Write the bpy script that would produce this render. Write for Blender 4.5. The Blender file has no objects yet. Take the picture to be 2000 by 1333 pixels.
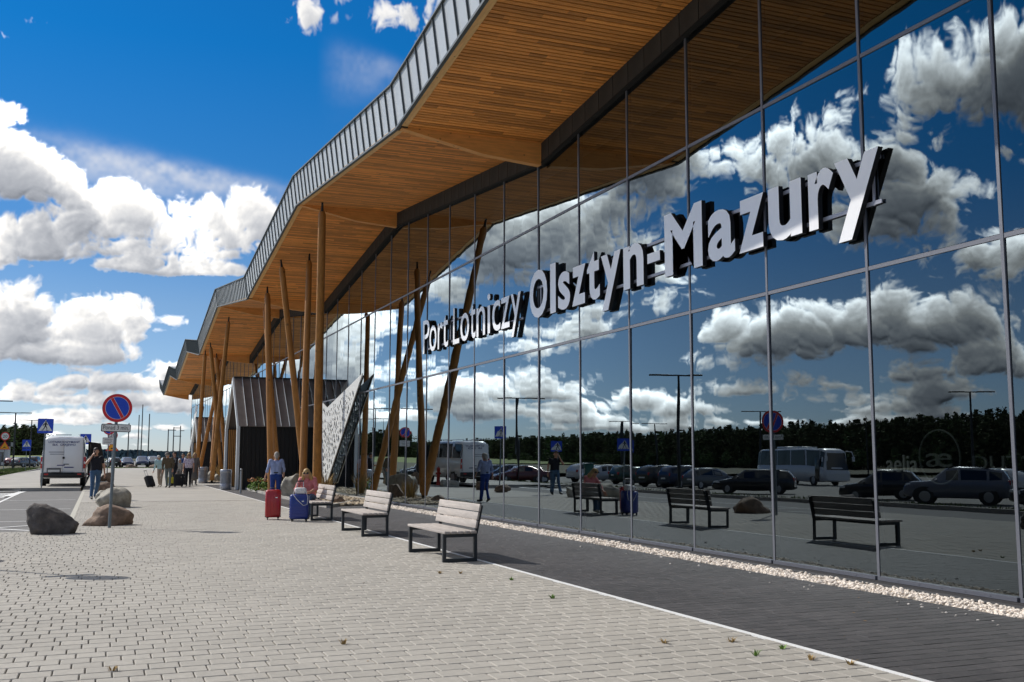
import bpy, bmesh, math, random
import numpy as np
from mathutils import Vector, Matrix, Euler
from mathutils.geometry import delaunay_2d_cdt

SC = bpy.context.scene
COL = SC.collection
R = math.radians
rnd = random.Random(11)

# ------------------------------------------------------------------ camera
CAM_H = 1.5
PITCH = math.atan((893.0 - 666.5) / 2000.0)
YAW = math.atan((1000.0 - 193.0) / (2000.0 / math.cos(PITCH)))
cam = bpy.data.cameras.new('camera'); cam.lens = 36.0; cam.sensor_width = 36.0
cam.clip_start = 0.1; cam.clip_end = 9000
camo = bpy.data.objects.new('camera', cam); COL.objects.link(camo)
camo.location = (0, 0, CAM_H); camo.rotation_euler = (math.pi / 2 + PITCH, 0, -YAW)
SC.camera = camo

# ------------------------------------------------------------------ sky, sun, exposure
SUN_EL = R(40.5); SUN_AZ = math.atan2(-0.667, 0.745)          # azimuth from +Y towards +X
SKY_STRENGTH = 0.10; CLOUD_STRENGTH = 0.95; SUN_STRENGTH = 4.3
SC.view_settings.view_transform = 'Standard'; SC.view_settings.look = 'None'
SC.view_settings.exposure = 0.0; SC.view_settings.gamma = 1.0
try: SC.view_settings.use_curve_mapping = False
except Exception: pass

def sky_clouds(W=6144, Hh=1536, seed=5):
    """Cloud cover of the whole upper hemisphere: (brightness, alpha) over azimuth x elevation (0..90 deg)."""
    rng = np.random.default_rng(seed)
    az1 = ((np.arange(W) + .5) / W * 360 - 180).astype(np.float32)
    el1 = ((np.arange(Hh) + .5) / Hh * 90).astype(np.float32)
    ew1 = (22 * np.log((el1 + 12) / 12)).astype(np.float32)
    def noise(freq_x, freq_y, wx=None, wy=None, rows=None):
        nx = max(1, int(round(360 * freq_x))); ny = int(70 * freq_y) + 4
        g = rng.random((ny + 1, nx), dtype=np.float32)
        y = ew1 * freq_y
        x = (az1 + 180) * (nx / 360.)
        if wx is None:
            xi = np.floor(x).astype(int); fx = x - xi; fx = fx * fx * (3 - 2 * fx); x0 = xi % nx; x1 = (xi + 1) % nx
            yi = np.floor(y).astype(int); fy = y - yi; fy = fy * fy * (3 - 2 * fy)
            a = g[:, x0] * (1 - fx) + g[:, x1] * fx
            return a[yi] * (1 - fy)[:, None] + a[yi + 1] * fy[:, None]
        X = x[None, :] + wx * (nx / 360.); Y = np.clip(y[:, None] + wy * freq_y, 0, ny - 1.01)
        xi = np.floor(X).astype(np.int32); fx = X - xi; fx *= fx * (3 - 2 * fx)
        yi = Y.astype(np.int32); fy = Y - yi; fy *= fy * (3 - 2 * fy)
        x0 = xi % nx; x1 = (xi + 1) % nx
        top = g[yi, x0] * (1 - fx) + g[yi, x1] * fx
        bot = g[yi + 1, x0] * (1 - fx) + g[yi + 1, x1] * fx
        return top * (1 - fy) + bot * fy
    # envelope of clouds, in degrees
    env = np.full((Hh, W), -1.0, np.float32); bottom = np.zeros((Hh, W), np.float32)
    sheet = np.zeros((Hh, W), np.float32)
    def add(az, el, ra, re, k=1.0, flat=.55):
        e0 = max(0, int((el - 2.2 * re) / 90 * Hh)); e1 = min(Hh, int((el + 2.2 * re) / 90 * Hh) + 1)
        a0 = int((az - 2.2 * ra + 180) / 360 * W); a1 = int((az + 2.2 * ra + 180) / 360 * W) + 1
        ix = np.arange(a0, a1) % W
        dx = (np.arange(a0, a1) + .5) / W * 360 - 180 - az
        dy = el1[e0:e1] - el
        dy = np.where(dy < 0, dy / flat, dy)
        r = np.sqrt((dx[None, :] / ra) ** 2 + (dy[:, None] / re) ** 2)
        v = (k * (1 - r)).astype(np.float32)
        sub = env[e0:e1][:, ix]
        m = v > sub
        env[e0:e1, ix] = np.where(m, v, sub)
    def add_sheet(az, el, ra, re, k):
        dx = (az1 - az) / ra
        yy = (el1[:, None] - el - .10 * ra * dx[None, :] * -.9) / (re * np.clip(1 - .55 * dx[None, :], .25, 1.6))
        sheet[:] = np.maximum(sheet, k * np.clip(1 - dx[None, :] ** 2, 0, 1) ** 1.8 * np.exp(-np.where(yy > 0, yy * 2.6, yy * 1.1) ** 2))
    return_ = dict(add=add, add_sheet=add_sheet, env=env, sheet=sheet, noise=noise, az1=az1, el1=el1, ew1=ew1, rng=rng)
    return return_

def finish(S, sun_az, sun_el):
    env, sheet, noise, az1, el1 = S['env'], S['sheet'], S['noise'], S['az1'], S['el1']
    Hh, W = env.shape
    wx = (noise(.2, .25) - .5) * 2.2; wy = (noise(.2, .25) - .5) * 1.6
    wx += (noise(.8, .8) - .5) * .8; wy += (noise(.8, .8) - .5) * .8
    wx += (noise(3.1, 3.1) - .5) * .16; wy += (noise(3.1, 3.1) - .5) * .16
    big = noise(.3, .36, wx, wy)
    n = np.zeros((Hh, W), np.float32); amp = 1.; tot = 0; f = .6
    for o in range(7):
        b = np.abs(2 * noise(f, f * 1.1, wx, wy) - 1)
        b = np.sqrt(b + .01)
        n += amp * b; tot += amp; amp *= .55; f *= 2.03
    n /= tot
    d = np.minimum(env, .95) + 1.5 * (n - .60) + 1.15 * (big - .5) - .03
    h0 = np.sqrt(np.clip(d, 0, .9) + .01)
    wisp = noise(4., 4.4, wx * 2, wy * 2) - .5
    d += .17 * wisp + .17 * (noise(11., 12., wx * 2, wy * 2) - .5)
    t = np.clip(d, 0, .9)
    alpha = np.clip((d + .07) / .46, 0, 1); alpha = alpha * alpha * (3 - 2 * alpha)
    pxd = W / 360.
    daz = (sun_az - az1 + 180) % 360 - 180
    sgn = np.clip(daz / 40, -1, 1)
    acc = .55 * t
    w = (sgn * .5 + .5)[None, :]
    for s, g in ((.25, .6), (.55, .6), (.95, .7), (1.5, .8), (2.2, .9), (3.2, .9), (4.4, .8)):
        up = int(s * pxd * .9); sh = int(s * pxd * .5)
        r = np.zeros_like(t); r[:-up] = t[up:]
        acc += g * (np.roll(r, sh, axis=1) * (1 - w) + np.roll(r, -sh, axis=1) * w)
    near = np.clip((np.cos(np.radians(daz)) - .62) / .38, 0, 1)[None, :]     # 1 under the sun, 0 well aside of it
    k = .46 + .62 * near
    lit = np.exp(-np.maximum(acc - .22 * (1 - .2 * near), 0) * k)
    gy = (np.roll(h0, -2, 0) - np.roll(h0, 2, 0)) / 3.4; gx = (np.roll(h0, -2, 1) - np.roll(h0, 2, 1)) / 3.4
    srel = np.clip((-gy - gx * sgn[None, :] * .8) * 9, -1, 1)
    core = np.clip(t * 3, 0, 1)
    br = (.36 - .0 * near) + (.74 + 6.2 * near) * lit ** (1 + .15 * near) + (.14 + 1.0 * near) * srel * core * (.25 + lit)
    br = np.clip(br, .08, 1.02 + 4.9 * near)
    sh_a = np.clip(sheet * (.6 + .5 * (noise(1.1, 2.6) - .5) + .22 * (noise(5, 7) - .5)), 0, .8)
    a = 1 - (1 - alpha) * (1 - sh_a)
    br = (br * alpha + 1.0 * sh_a * (1 - alpha)) / np.maximum(a, 1e-4)
    low = np.clip(el1 / 1.2, 0, 1)[:, None]
    return br, a * (.35 + .65 * low)

# ('D'irect or 'R'eflected, px x, y, half width, half height up, strength, flat)
CL=[('D',20,340,120,75,1.6,.6),('D',115,375,45,26,.8,.6),('D',-60,310,120,100,1.,.5),
('D',90,485,120,60,1.8,.5),('D',250,465,150,98,2.3,.5),('D',400,470,130,92,2.2,.5),('D',490,430,70,72,1.8,.8),('D',330,525,180,42,1.9,.4),('D',-30,500,80,50,1.2,.5),
('D',190,650,105,62,1.15,.4),('D',10,640,90,85,1.3,.5),('D',140,695,190,32,1.0,.5),('D',330,722,55,36,1.,.5),('D',220,752,130,26,1.0,.5),('D',30,775,120,34,1.,.4),('D',300,785,110,22,.9,.5),('D',110,822,140,18,.9,.4),('D',320,838,90,12,.7,.4),('D',70,850,80,9,.4,.4),('D',400,800,110,28,1.,.5),
('D',620,28,62,38,.5,.8),('D',770,25,120,75,.62,.8),('D',800,-30,150,60,.8,.8),('D',10,72,45,26,.35,.6),('D',15,125,25,14,.2,.7),('D',60,40,24,14,.15,.7),('D',345,630,22,12,.25,.7),
('R',1420,310,200,95,1.3,.6),('R',1590,290,130,95,1.4,.8),('R',1720,310,120,75,1.3,.7),('R',1840,370,110,50,1.1,.7),('R',1300,360,110,60,1.,.7),('R',1700,420,110,60,.9,.6),
('R',1960,160,150,130,1.5,.7),('R',1935,285,70,45,.6,.7),('R',2000,480,80,60,.9,.7),
('R',1680,650,250,65,1.4,.5),('R',1850,640,130,60,1.2,.5),('R',1480,660,150,55,1.2,.6),('R',1370,700,110,40,1.,.6),
('R',1290,590,85,55,1.,.7),('R',1120,480,160,100,1.3,.8),('R',980,500,120,90,1.2,.8),('R',1200,400,90,60,1.,.7),('R',1080,650,120,70,1.2,.6),('R',950,650,90,60,1.,.7),
('R',1060,760,150,45,1.2,.5),('R',1000,800,200,25,1.,.5),('R',880,760,120,60,1.2,.6),('R',790,720,120,80,1.2,.7),('R',700,640,110,80,1.2,.8),('R',840,560,100,70,1.2,.8),('R',640,700,90,60,1.1,.7),('R',700,800,120,35,1.,.6),
('R',1260,780,110,30,1.1,.5),('R',1440,755,120,36,1.2,.5),('R',1580,770,120,36,1.2,.5),('R',1720,790,160,30,1.1,.5),('R',1860,760,110,40,1.2,.5),('R',1960,700,80,60,1.2,.6),('R',1500,815,200,16,.9,.5),('R',1870,810,70,22,.9,.5),('R',1330,825,120,12,.8,.5),('R',1150,815,90,14,.8,.5),
('R',1250,180,90,50,.6,.7),('R',1350,790,120,28,1.3,.5),('R',1620,745,110,30,1.2,.5),('R',1780,730,110,34,1.2,.5),('R',1120,790,110,26,1.2,.5),('R',940,800,140,26,1.2,.5),('R',800,810,120,22,1.1,.5),('R',1690,815,160,18,1.2,.5),('R',720,730,80,60,1.2,.7),('R',1220,830,140,10,1.,.5),('R',1560,832,160,10,1.,.5),('D',180,870,160,10,.5,.5),('D',260,855,80,10,.5,.5)]

CL = [(k, x, y, a * (1.08 if k == 'R' else 1.0), b * (1.08 if k == 'R' else 1.0), st * (.74 if k == 'R' else 1.1), fl) for k, x, y, a, b, st, fl in CL]   # RSCALE


def view_dir(x, y, mirrored):
    """Compass direction of a cloud as seen in the photograph or by way of the glass front."""
    c = (x - 1000.0, 666.5 - y, 2000.0)
    up = c[1] * math.cos(PITCH) + c[2] * math.sin(PITCH); fw = c[2] * math.cos(PITCH) - c[1] * math.sin(PITCH)
    X = c[0] * math.cos(YAW) + fw * math.sin(YAW); Y = -c[0] * math.sin(YAW) + fw * math.cos(YAW)
    if mirrored: X = -X
    return math.degrees(math.atan2(X, Y)), math.degrees(math.atan2(up, math.hypot(X, Y)))

def build_world():
    W, Hh = 6144, 1536
    S = sky_clouds(W, Hh)
    rng = np.random.default_rng(3)
    for k, x, y, hw, hh, s, fl in CL:
        a, e = view_dir(x, y, k == 'R'); S['add'](a, max(e, .6), hw / 34.9, hh / 34.9, s, fl)
    a, e = view_dir(150, 315, False); S['add_sheet'](a + 4, e, 10, 1.5, .8)
    a, e = view_dir(720, 125, False); S['add_sheet'](a, e, 3, 1.5, .3)
    for i in range(420):                                        # the same broken cumulus over the rest of the sky
        a = rng.uniform(-180, 180); e = rng.uniform(1, 75)
        if -52 < a < 24 and e < 28: continue
        r = rng.uniform(.35, 1) * (3 + .13 * e); S['add'](a, e, r * 1.7, r * .75, rng.uniform(.7, 1.3), .55)
    br, al = finish(S, math.degrees(SUN_AZ), math.degrees(SUN_EL))
    px = np.empty((Hh, W, 4), np.float32)
    px[..., 0] = np.sqrt(np.clip(br / 6.0, 0, 1)); px[..., 1] = np.sqrt(np.clip(al, 0, 1)); px[..., 2] = 0; px[..., 3] = 1
    img = bpy.data.images.new('cloud_cover', W, Hh, alpha=False, float_buffer=False)
    img.colorspace_settings.name = 'Non-Color'
    img.pixels.foreach_set(px.ravel()); img.update()
    w = bpy.data.worlds.new('World'); SC.world = w; w.use_nodes = True
    nt = w.node_tree; N = nt.nodes; L = nt.links; N.clear()
    out = N.new('ShaderNodeOutputWorld')
    sky = N.new('ShaderNodeTexSky'); sky.sky_type = 'NISHITA'; sky.sun_disc = False
    sky.sun_elevation = SUN_EL; sky.sun_rotation = SUN_AZ
    sky.altitude = 600; sky.air_density = 1.0; sky.dust_density = 0.25; sky.ozone_density = 2.4
    tc = N.new('ShaderNodeTexCoord'); sp = N.new('ShaderNodeSeparateXYZ'); L.new(tc.outputs['Generated'], sp.inputs[0])
    def math_(op, a, b=None):
        m = N.new('ShaderNodeMath'); m.operation = op
        for i, v in enumerate((a, b)):
            if v is None: continue
            if isinstance(v, (int, float)): m.inputs[i].default_value = v
            else: L.new(v, m.inputs[i])
        return m.outputs[0]
    az = math_('ARCTAN2', sp.outputs[0], sp.outputs[1])
    u = math_('ADD', math_('MULTIPLY', az, 1 / (2 * math.pi)), .5)
    el = math_('ARCSINE', sp.outputs[2]); v = math_('MULTIPLY', el, 2 / math.pi)
    cr = N.new('ShaderNodeValToRGB'); L.new(v, cr.inputs[0])      # clear deep-blue air: grade by height above the horizon, the same all round
    els = cr.color_ramp.elements; els[0].position = 0.0; els[0].color = (.66, .76, 1.05, 1); els[1].position = .40; els[1].color = (.05, .57, 1.04, 1)
    for q, c in ((8 / 90, (.56, .71, .89)), (15 / 90, (.15, .57, .92)), (22 / 90, (.04, .57, 1.0))): e_ = els.new(q); e_.color = (*c, 1)
    tn = N.new('ShaderNodeVectorMath'); tn.operation = 'MULTIPLY'; L.new(sky.outputs[0], tn.inputs[0]); L.new(cr.outputs[0], tn.inputs[1])
    b1 = N.new('ShaderNodeBackground'); b1.inputs[1].default_value = SKY_STRENGTH; L.new(tn.outputs[0], b1.inputs[0])
    cb = N.new('ShaderNodeCombineXYZ'); L.new(u, cb.inputs[0]); L.new(v, cb.inputs[1])
    ti = N.new('ShaderNodeTexImage'); ti.image = img; ti.extension = 'EXTEND'; ti.interpolation = 'Cubic'; L.new(cb.outputs[0], ti.inputs[0])
    sr = N.new('ShaderNodeSeparateColor'); L.new(ti.outputs[0], sr.inputs[0])
    b = math_('MULTIPLY', math_('MULTIPLY', sr.outputs[0], sr.outputs[0]), 6.0)
    al_ = math_('MULTIPLY', sr.outputs[1], sr.outputs[1])
    al_ = math_('MULTIPLY', al_, math_('GREATER_THAN', v, 0.0))
    mc = N.new('ShaderNodeMix'); mc.data_type = 'RGBA'; mc.clamp_factor = True; L.new(b, mc.inputs[0])
    mc.inputs[6].default_value = (.80, .90, 1.10, 1); mc.inputs[7].default_value = (1, .985, .965, 1)
    vm = N.new('ShaderNodeVectorMath'); vm.operation = 'SCALE'; L.new(mc.outputs[2], vm.inputs[0]); L.new(b, vm.inputs['Scale'])
    b2 = N.new('ShaderNodeBackground'); b2.inputs[1].default_value = CLOUD_STRENGTH; L.new(vm.outputs[0], b2.inputs[0])
    mx = N.new('ShaderNodeMixShader'); L.new(al_, mx.inputs[0]); L.new(b1.outputs[0], mx.inputs[1]); L.new(b2.outputs[0], mx.inputs[2])
    L.new(mx.outputs[0], out.inputs[0])
build_world()

sun = bpy.data.lights.new('sun', 'SUN'); sun.energy = SUN_STRENGTH; sun.angle = R(0.53); sun.color = (1.0, .955, .88)
suno = bpy.data.objects.new('sun', sun); COL.objects.link(suno); suno.location = (-40, 45, 60)
sd = Vector((math.sin(SUN_AZ) * math.cos(SUN_EL), math.cos(SUN_AZ) * math.cos(SUN_EL), math.sin(SUN_EL)))
suno.rotation_euler = sd.to_track_quat('Z', 'Y').to_euler()

# ------------------------------------------------------------------ helpers
def lin(h):
    h = h.lstrip('#'); c = [int(h[i:i + 2], 16) / 255 for i in (0, 2, 4)]
    return tuple(v / 12.92 if v <= .04045 else ((v + .055) / 1.055) ** 2.4 for v in c)

MATS = {}
def M(name, col, rough=.6, metal=0., var=.0, scale=4., bump=0., bscale=40., spec=.5, island=0., stretch=None, emit=0., coat=0., stain=0., knots=0.):
    """Procedural material: base colour with noise wear, per-piece colour shift, grain relief."""
    if name in MATS: return MATS[name]
    m = bpy.data.materials.new(name); m.use_nodes = True; nt = m.node_tree; N = nt.nodes; L = nt.links
    p = N['Principled BSDF']
    if isinstance(col, str): col = lin(col)
    p.inputs['Base Color'].default_value = (*col, 1); p.inputs['Roughness'].default_value = rough; p.inputs['Metallic'].default_value = metal
    p.inputs['Specular IOR Level'].default_value = spec
    if coat: p.inputs['Coat Weight'].default_value = coat; p.inputs['Coat Roughness'].default_value = .05
    if emit:
        p.inputs['Emission Color'].default_value = (*col, 1); p.inputs['Emission Strength'].default_value = emit
    vec = None
    if var or bump:
        tc = N.new('ShaderNodeTexCoord'); mp = N.new('ShaderNodeMapping'); L.new(tc.outputs['Object'], mp.inputs[0])
        if stretch: mp.inputs['Scale'].default_value = stretch
        vec = mp.outputs[0]
    fac = None
    if var:
        n = N.new('ShaderNodeTexNoise'); n.inputs['Scale'].default_value = scale; n.inputs['Detail'].default_value = 6; n.inputs['Roughness'].default_value = .65
        L.new(vec, n.inputs['Vector'])
        mr = N.new('ShaderNodeMapRange'); mr.inputs[1].default_value = .3; mr.inputs[2].default_value = .7; mr.inputs[3].default_value = 1 - var; mr.inputs[4].default_value = 1 + var
        L.new(n.outputs[0], mr.inputs[0]); fac = mr.outputs[0]
    if island:
        g = N.new('ShaderNodeNewGeometry'); oi = N.new('ShaderNodeObjectInfo')
        a = N.new('ShaderNodeMath'); a.operation = 'ADD'; L.new(g.outputs['Random Per Island'], a.inputs[0]); L.new(oi.outputs['Random'], a.inputs[1])
        f = N.new('ShaderNodeMath'); f.operation = 'FRACT'; L.new(a.outputs[0], f.inputs[0])
        mr = N.new('ShaderNodeMapRange'); mr.inputs[3].default_value = 1 - island; mr.inputs[4].default_value = 1 + island; L.new(f.outputs[0], mr.inputs[0])
        if fac is None: fac = mr.outputs[0]
        else:
            mm = N.new('ShaderNodeMath'); mm.operation = 'MULTIPLY'; L.new(fac, mm.inputs[0]); L.new(mr.outputs[0], mm.inputs[1]); fac = mm.outputs[0]
    def mul(fac, o):
        if fac is None: return o
        mm = N.new('ShaderNodeMath'); mm.operation = 'MULTIPLY'; L.new(fac, mm.inputs[0]); L.new(o, mm.inputs[1]); return mm.outputs[0]
    if stain:                                                   # wear patches that run across neighbouring pieces
        gp = N.new('ShaderNodeNewGeometry')
        for sc, a0, a1, lo in ((.55, .38, .62, 1 - stain), (3.1, .56, .70, 1 + stain * .4), (17., .66, .74, 1 - stain * 1.3)):
            n = N.new('ShaderNodeTexNoise'); n.inputs['Scale'].default_value = sc; n.inputs['Detail'].default_value = 5; L.new(gp.outputs['Position'], n.inputs['Vector'])
            mr = N.new('ShaderNodeMapRange'); mr.inputs[1].default_value = a0; mr.inputs[2].default_value = a1
            mr.inputs[3].default_value = lo if sc < 1 else 1; mr.inputs[4].default_value = 1 if sc < 1 else lo
            L.new(n.outputs[0], mr.inputs[0]); fac = mul(fac, mr.outputs[0])
    if knots:
        vo = N.new('ShaderNodeTexVoronoi'); vo.inputs['Scale'].default_value = knots; vo.inputs['Randomness'].default_value = 1.; tk = N.new('ShaderNodeTexCoord'); L.new(tk.outputs['Object'], vo.inputs['Vector'])
        mr = N.new('ShaderNodeMapRange'); mr.inputs[1].default_value = .05; mr.inputs[2].default_value = .16; mr.inputs[3].default_value = .35; mr.inputs[4].default_value = 1; L.new(vo.outputs['Distance'], mr.inputs[0]); fac = mul(fac, mr.outputs[0])
    if fac is not None:
        vm = N.new('ShaderNodeVectorMath'); vm.operation = 'SCALE'; vm.inputs[0].default_value = col; L.new(fac, vm.inputs['Scale'])
        L.new(vm.outputs[0], p.inputs['Base Color'])
        if emit: L.new(vm.outputs[0], p.inputs['Emission Color'])
    if bump:
        n2 = N.new('ShaderNodeTexNoise'); n2.inputs['Scale'].default_value = bscale; n2.inputs['Detail'].default_value = 5; L.new(vec, n2.inputs['Vector'])
        b = N.new('ShaderNodeBump'); b.inputs['Strength'].default_value = bump; b.inputs['Distance'].default_value = .02
        L.new(n2.outputs[0], b.inputs['Height']); L.new(b.outputs[0], p.inputs['Normal'])
    MATS[name] = m
    return m

def thing(name, label, cat, loc=(0, 0, 0), rz=0., group=None):
    o = bpy.data.objects.new(name, None); COL.objects.link(o)
    o.location = loc; o.rotation_euler = (0, 0, rz); o.empty_display_size = .2
    o['label'] = label; o['category'] = cat
    if group: o['group'] = group
    return o

def tag(o, label=None, cat=None, group=None, kind=None):
    if label: o['label'] = label
    if cat: o['category'] = cat
    if group: o['group'] = group
    if kind: o['kind'] = kind
    return o

def kids(o): return [c for c in bpy.data.objects if c.parent == o]

def copy_tree(o, parent=None, childmap=None):
    if childmap is None:
        childmap = {}
        for c in bpy.data.objects:
            if c.parent: childmap.setdefault(c.parent.name, []).append(c)
    c = o.copy(); COL.objects.link(c)
    if parent: c.parent = parent
    for ch in childmap.get(o.name, []): copy_tree(ch, c, childmap)
    return c

def abs_loc(o):
    v = Vector((0, 0, 0))
    while o is not None:
        v = v + Vector(o.location); o = o.parent
    return v

class MB:
    """Collects shapes (metres, world axes) and links them as one mesh object."""
    def __init__(s): s.v = []; s.f = []; s.mi = []; s.cur = 0; s.sm = []
    def add(s, vs, fs, smooth=False):
        o = len(s.v); s.v.extend(tuple(v) for v in vs)
        for f in fs: s.f.append(tuple(i + o for i in f)); s.mi.append(s.cur); s.sm.append(smooth)
        return s
    def box(s, c, size, rot=None, bev=0.):
        x, y, z = (d / 2 for d in size)
        if bev <= 0:
            vs = [(-x, -y, -z), (x, -y, -z), (x, y, -z), (-x, y, -z), (-x, -y, z), (x, -y, z), (x, y, z), (-x, y, z)]
            fs = [(0, 3, 2, 1), (4, 5, 6, 7), (0, 1, 5, 4), (1, 2, 6, 5), (2, 3, 7, 6), (3, 0, 4, 7)]
        else:
            bm = bmesh.new(); bmesh.ops.create_cube(bm, size=1)
            for v in bm.verts: v.co = Vector((v.co.x * size[0], v.co.y * size[1], v.co.z * size[2]))
            bmesh.ops.bevel(bm, geom=bm.edges[:], offset=bev, segments=2, affect='EDGES', profile=.5)
            bm.verts.index_update()
            vs = [v.co[:] for v in bm.verts]; fs = [[v.index for v in f.verts] for f in bm.faces]; bm.free()
        if rot is not None: vs = [rot @ Vector(v) for v in vs]
        return s.add([(v[0] + c[0], v[1] + c[1], v[2] + c[2]) for v in vs], fs, bev > 0)
    def beam(s, a, b, w, h, up=(0, 0, 1)):
        a = Vector(a); b = Vector(b); d = b - a; L = d.length
        z = Vector(up); x = d.normalized(); y = z.cross(x)
        if y.length < 1e-4: y = Vector((0, 1, 0)).cross(x)
        y.normalize(); z = x.cross(y)
        rot = Matrix((x, y, z)).transposed()
        return s.box((a + b) / 2, (L, w, h), rot)
    def tube(s, pts, rad, n=10, caps=True, smooth=True):
        pts = [Vector(p) for p in pts]
        if not isinstance(rad, (list, tuple)): rad = [rad] * len(pts)
        vs = []; fs = []
        prev = None
        for i, p in enumerate(pts):
            t = (pts[min(i + 1, len(pts) - 1)] - pts[max(i - 1, 0)])
            t = t.normalized() if t.length > 1e-9 else Vector((0, 0, 1))
            if prev is None:
                u = t.cross(Vector((0, 0, 1)))
                if u.length < 1e-3: u = t.cross(Vector((0, 1, 0)))
            else: u = prev - t * prev.dot(t)
            u.normalize(); prev = u; w = t.cross(u)
            for k in range(n):
                a = 2 * math.pi * k / n; vs.append(p + (u * math.cos(a) + w * math.sin(a)) * rad[i])
        for i in range(len(pts) - 1):
            for k in range(n):
                k2 = (k + 1) % n; fs.append((i * n + k, i * n + k2, (i + 1) * n + k2, (i + 1) * n + k))
        o = s.add(vs, fs, smooth)
        if caps: s.add(vs[:n], [tuple(range(n))[::-1]]); s.add(vs[-n:], [tuple(range(n))])
        return s
    def prism(s, poly, h0, h1, axis='z', plane_fn=None):
        """poly: 2D outline; extruded from h0 to h1 along the axis."""
        n = len(poly)
        P = {'z': lambda a, b, h: (a, b, h), 'y': lambda a, b, h: (a, h, b), 'x': lambda a, b, h: (h, a, b)}[axis]
        vs = [P(a, b, h0) for a, b in poly] + [P(a, b, h1) for a, b in poly]
        fs = [tuple(range(n))[::-1], tuple(range(n, 2 * n))] + [(i, (i + 1) % n, n + (i + 1) % n, n + i) for i in range(n)]
        return s.add(vs, fs)
    def lathe(s, prof, c=(0, 0, 0), n=20, smooth=True):
        vs = []; fs = []
        for r, z in prof:
            for k in range(n):
                a = 2 * math.pi * k / n; vs.append((c[0] + r * math.cos(a), c[1] + r * math.sin(a), c[2] + z))
        for i in range(len(prof) - 1):
            for k in range(n):
                k2 = (k + 1) % n; fs.append((i * n + k, i * n + k2, (i + 1) * n + k2, (i + 1) * n + k))
        s.add(vs, fs, smooth)
        s.add(vs[:n], [tuple(range(n))[::-1]]); s.add(vs[-n:], [tuple(range(n))])
        return s
    def quad(s, a, b, c, d): return s.add([a, b, c, d], [(0, 1, 2, 3)])
    def build(s, name, mat, parent=None, origin=None, local=False):
        me = bpy.data.meshes.new(name)
        off = Vector((0, 0, 0))
        if parent is not None and not local: off = abs_loc(parent)
        if origin is not None: off = off + Vector(origin) if local else Vector(origin)
        me.from_pydata([(v[0] - off.x, v[1] - off.y, v[2] - off.z) for v in s.v], [], s.f)
        for mm in (mat if isinstance(mat, (list, tuple)) else [mat]): me.materials.append(mm)
        if any(s.mi): me.polygons.foreach_set('material_index', s.mi)
        me.polygons.foreach_set('use_smooth', s.sm)
        me.validate(); me.update()
        o = bpy.data.objects.new(name, me); COL.objects.link(o)
        if parent is not None:
            o.parent = parent
            if origin is not None: o.location = (Vector(origin) if local else Vector(origin) - abs_loc(parent))
        elif origin is not None: o.location = origin
        return o

def fix_normals(o):
    bm = bmesh.new(); bm.from_mesh(o.data); bmesh.ops.recalc_face_normals(bm, faces=bm.faces); bm.to_mesh(o.data); bm.free(); return o

def np_mesh(name, V, F, mat, parent=None, smooth=False):
    """Large mesh from arrays; F of triangles or quads."""
    me = bpy.data.meshes.new(name); V = np.asarray(V, np.float32); F = np.asarray(F, np.int32)
    k = F.shape[1]
    me.vertices.add(len(V)); me.vertices.foreach_set('co', V.ravel())
    me.loops.add(F.size); me.loops.foreach_set('vertex_index', F.ravel())
    me.polygons.add(len(F)); me.polygons.foreach_set('loop_start', np.arange(0, F.size, k, dtype=np.int32)); me.polygons.foreach_set('loop_total', np.full(len(F), k, np.int32))
    me.polygons.foreach_set('use_smooth', np.full(len(F), smooth, bool))
    for mm in (mat if isinstance(mat, (list, tuple)) else [mat]): me.materials.append(mm)
    me.update(); me.validate()
    o = bpy.data.objects.new(name, me); COL.objects.link(o)
    if parent: o.parent = parent
    return o

def text_mesh(name, body, mat, parent, loc, rot, size=1., extrude=.002, offset=0., align='CENTER', width=None, height=None, spacing=1., fit=None):
    """Flat or raised lettering as a mesh; width/height stretch it to a measured box."""
    cu = bpy.data.curves.new(name, 'FONT'); cu.body = body; cu.size = 1.; cu.extrude = 0.0; cu.offset = offset; cu.align_x = 'LEFT'; cu.resolution_u = 4; cu.space_character = spacing
    t = bpy.data.objects.new(name, cu); COL.objects.link(t)
    dg = bpy.context.evaluated_depsgraph_get(); me = bpy.data.meshes.new_from_object(t.evaluated_get(dg), depsgraph=dg)
    bpy.data.objects.remove(t); bpy.data.curves.remove(cu)
    co = np.empty(len(me.vertices) * 3, np.float32); me.vertices.foreach_get('co', co); co = co.reshape(-1, 3)
    mn = co.min(0); mx = co.max(0); w = mx[0] - mn[0]
    sx = size if width is None else width / w; sy = size if height is None else height
    co[:, 0] = (co[:, 0] - mn[0]) * sx
    if align == 'CENTER': co[:, 0] -= w * sx / 2
    if fit is None: co[:, 1] *= sy
    else: co[:, 1] = fit[0] + (co[:, 1] - mn[1]) / max(mx[1] - mn[1], 1e-6) * (fit[1] - fit[0])
    me.vertices.foreach_set('co', co.ravel())
    bm = bmesh.new(); bm.from_mesh(me)
    r = bmesh.ops.extrude_face_region(bm, geom=bm.faces[:])
    ups = [g for g in r['geom'] if isinstance(g, bmesh.types.BMVert)]
    bmesh.ops.translate(bm, verts=ups, vec=(0, 0, max(extrude, .0005)))
    bmesh.ops.recalc_face_normals(bm, faces=bm.faces)
    bm.to_mesh(me); bm.free()
    me.polygons.foreach_set('use_smooth', np.zeros(len(me.polygons), bool))
    me.materials.clear()
    for mm in (mat if isinstance(mat, (list, tuple)) else [mat]): me.materials.append(mm)
    if isinstance(mat, (list, tuple)) and len(mat) > 1:
        for p in me.polygons: p.material_index = 0 if abs(p.normal.z) > .5 and p.center.z > extrude * .5 else 1
    me.name = name
    o = bpy.data.objects.new(name, me); COL.objects.link(o)
    o.parent = parent; o.location = loc; o.rotation_euler = rot
    return o

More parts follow.
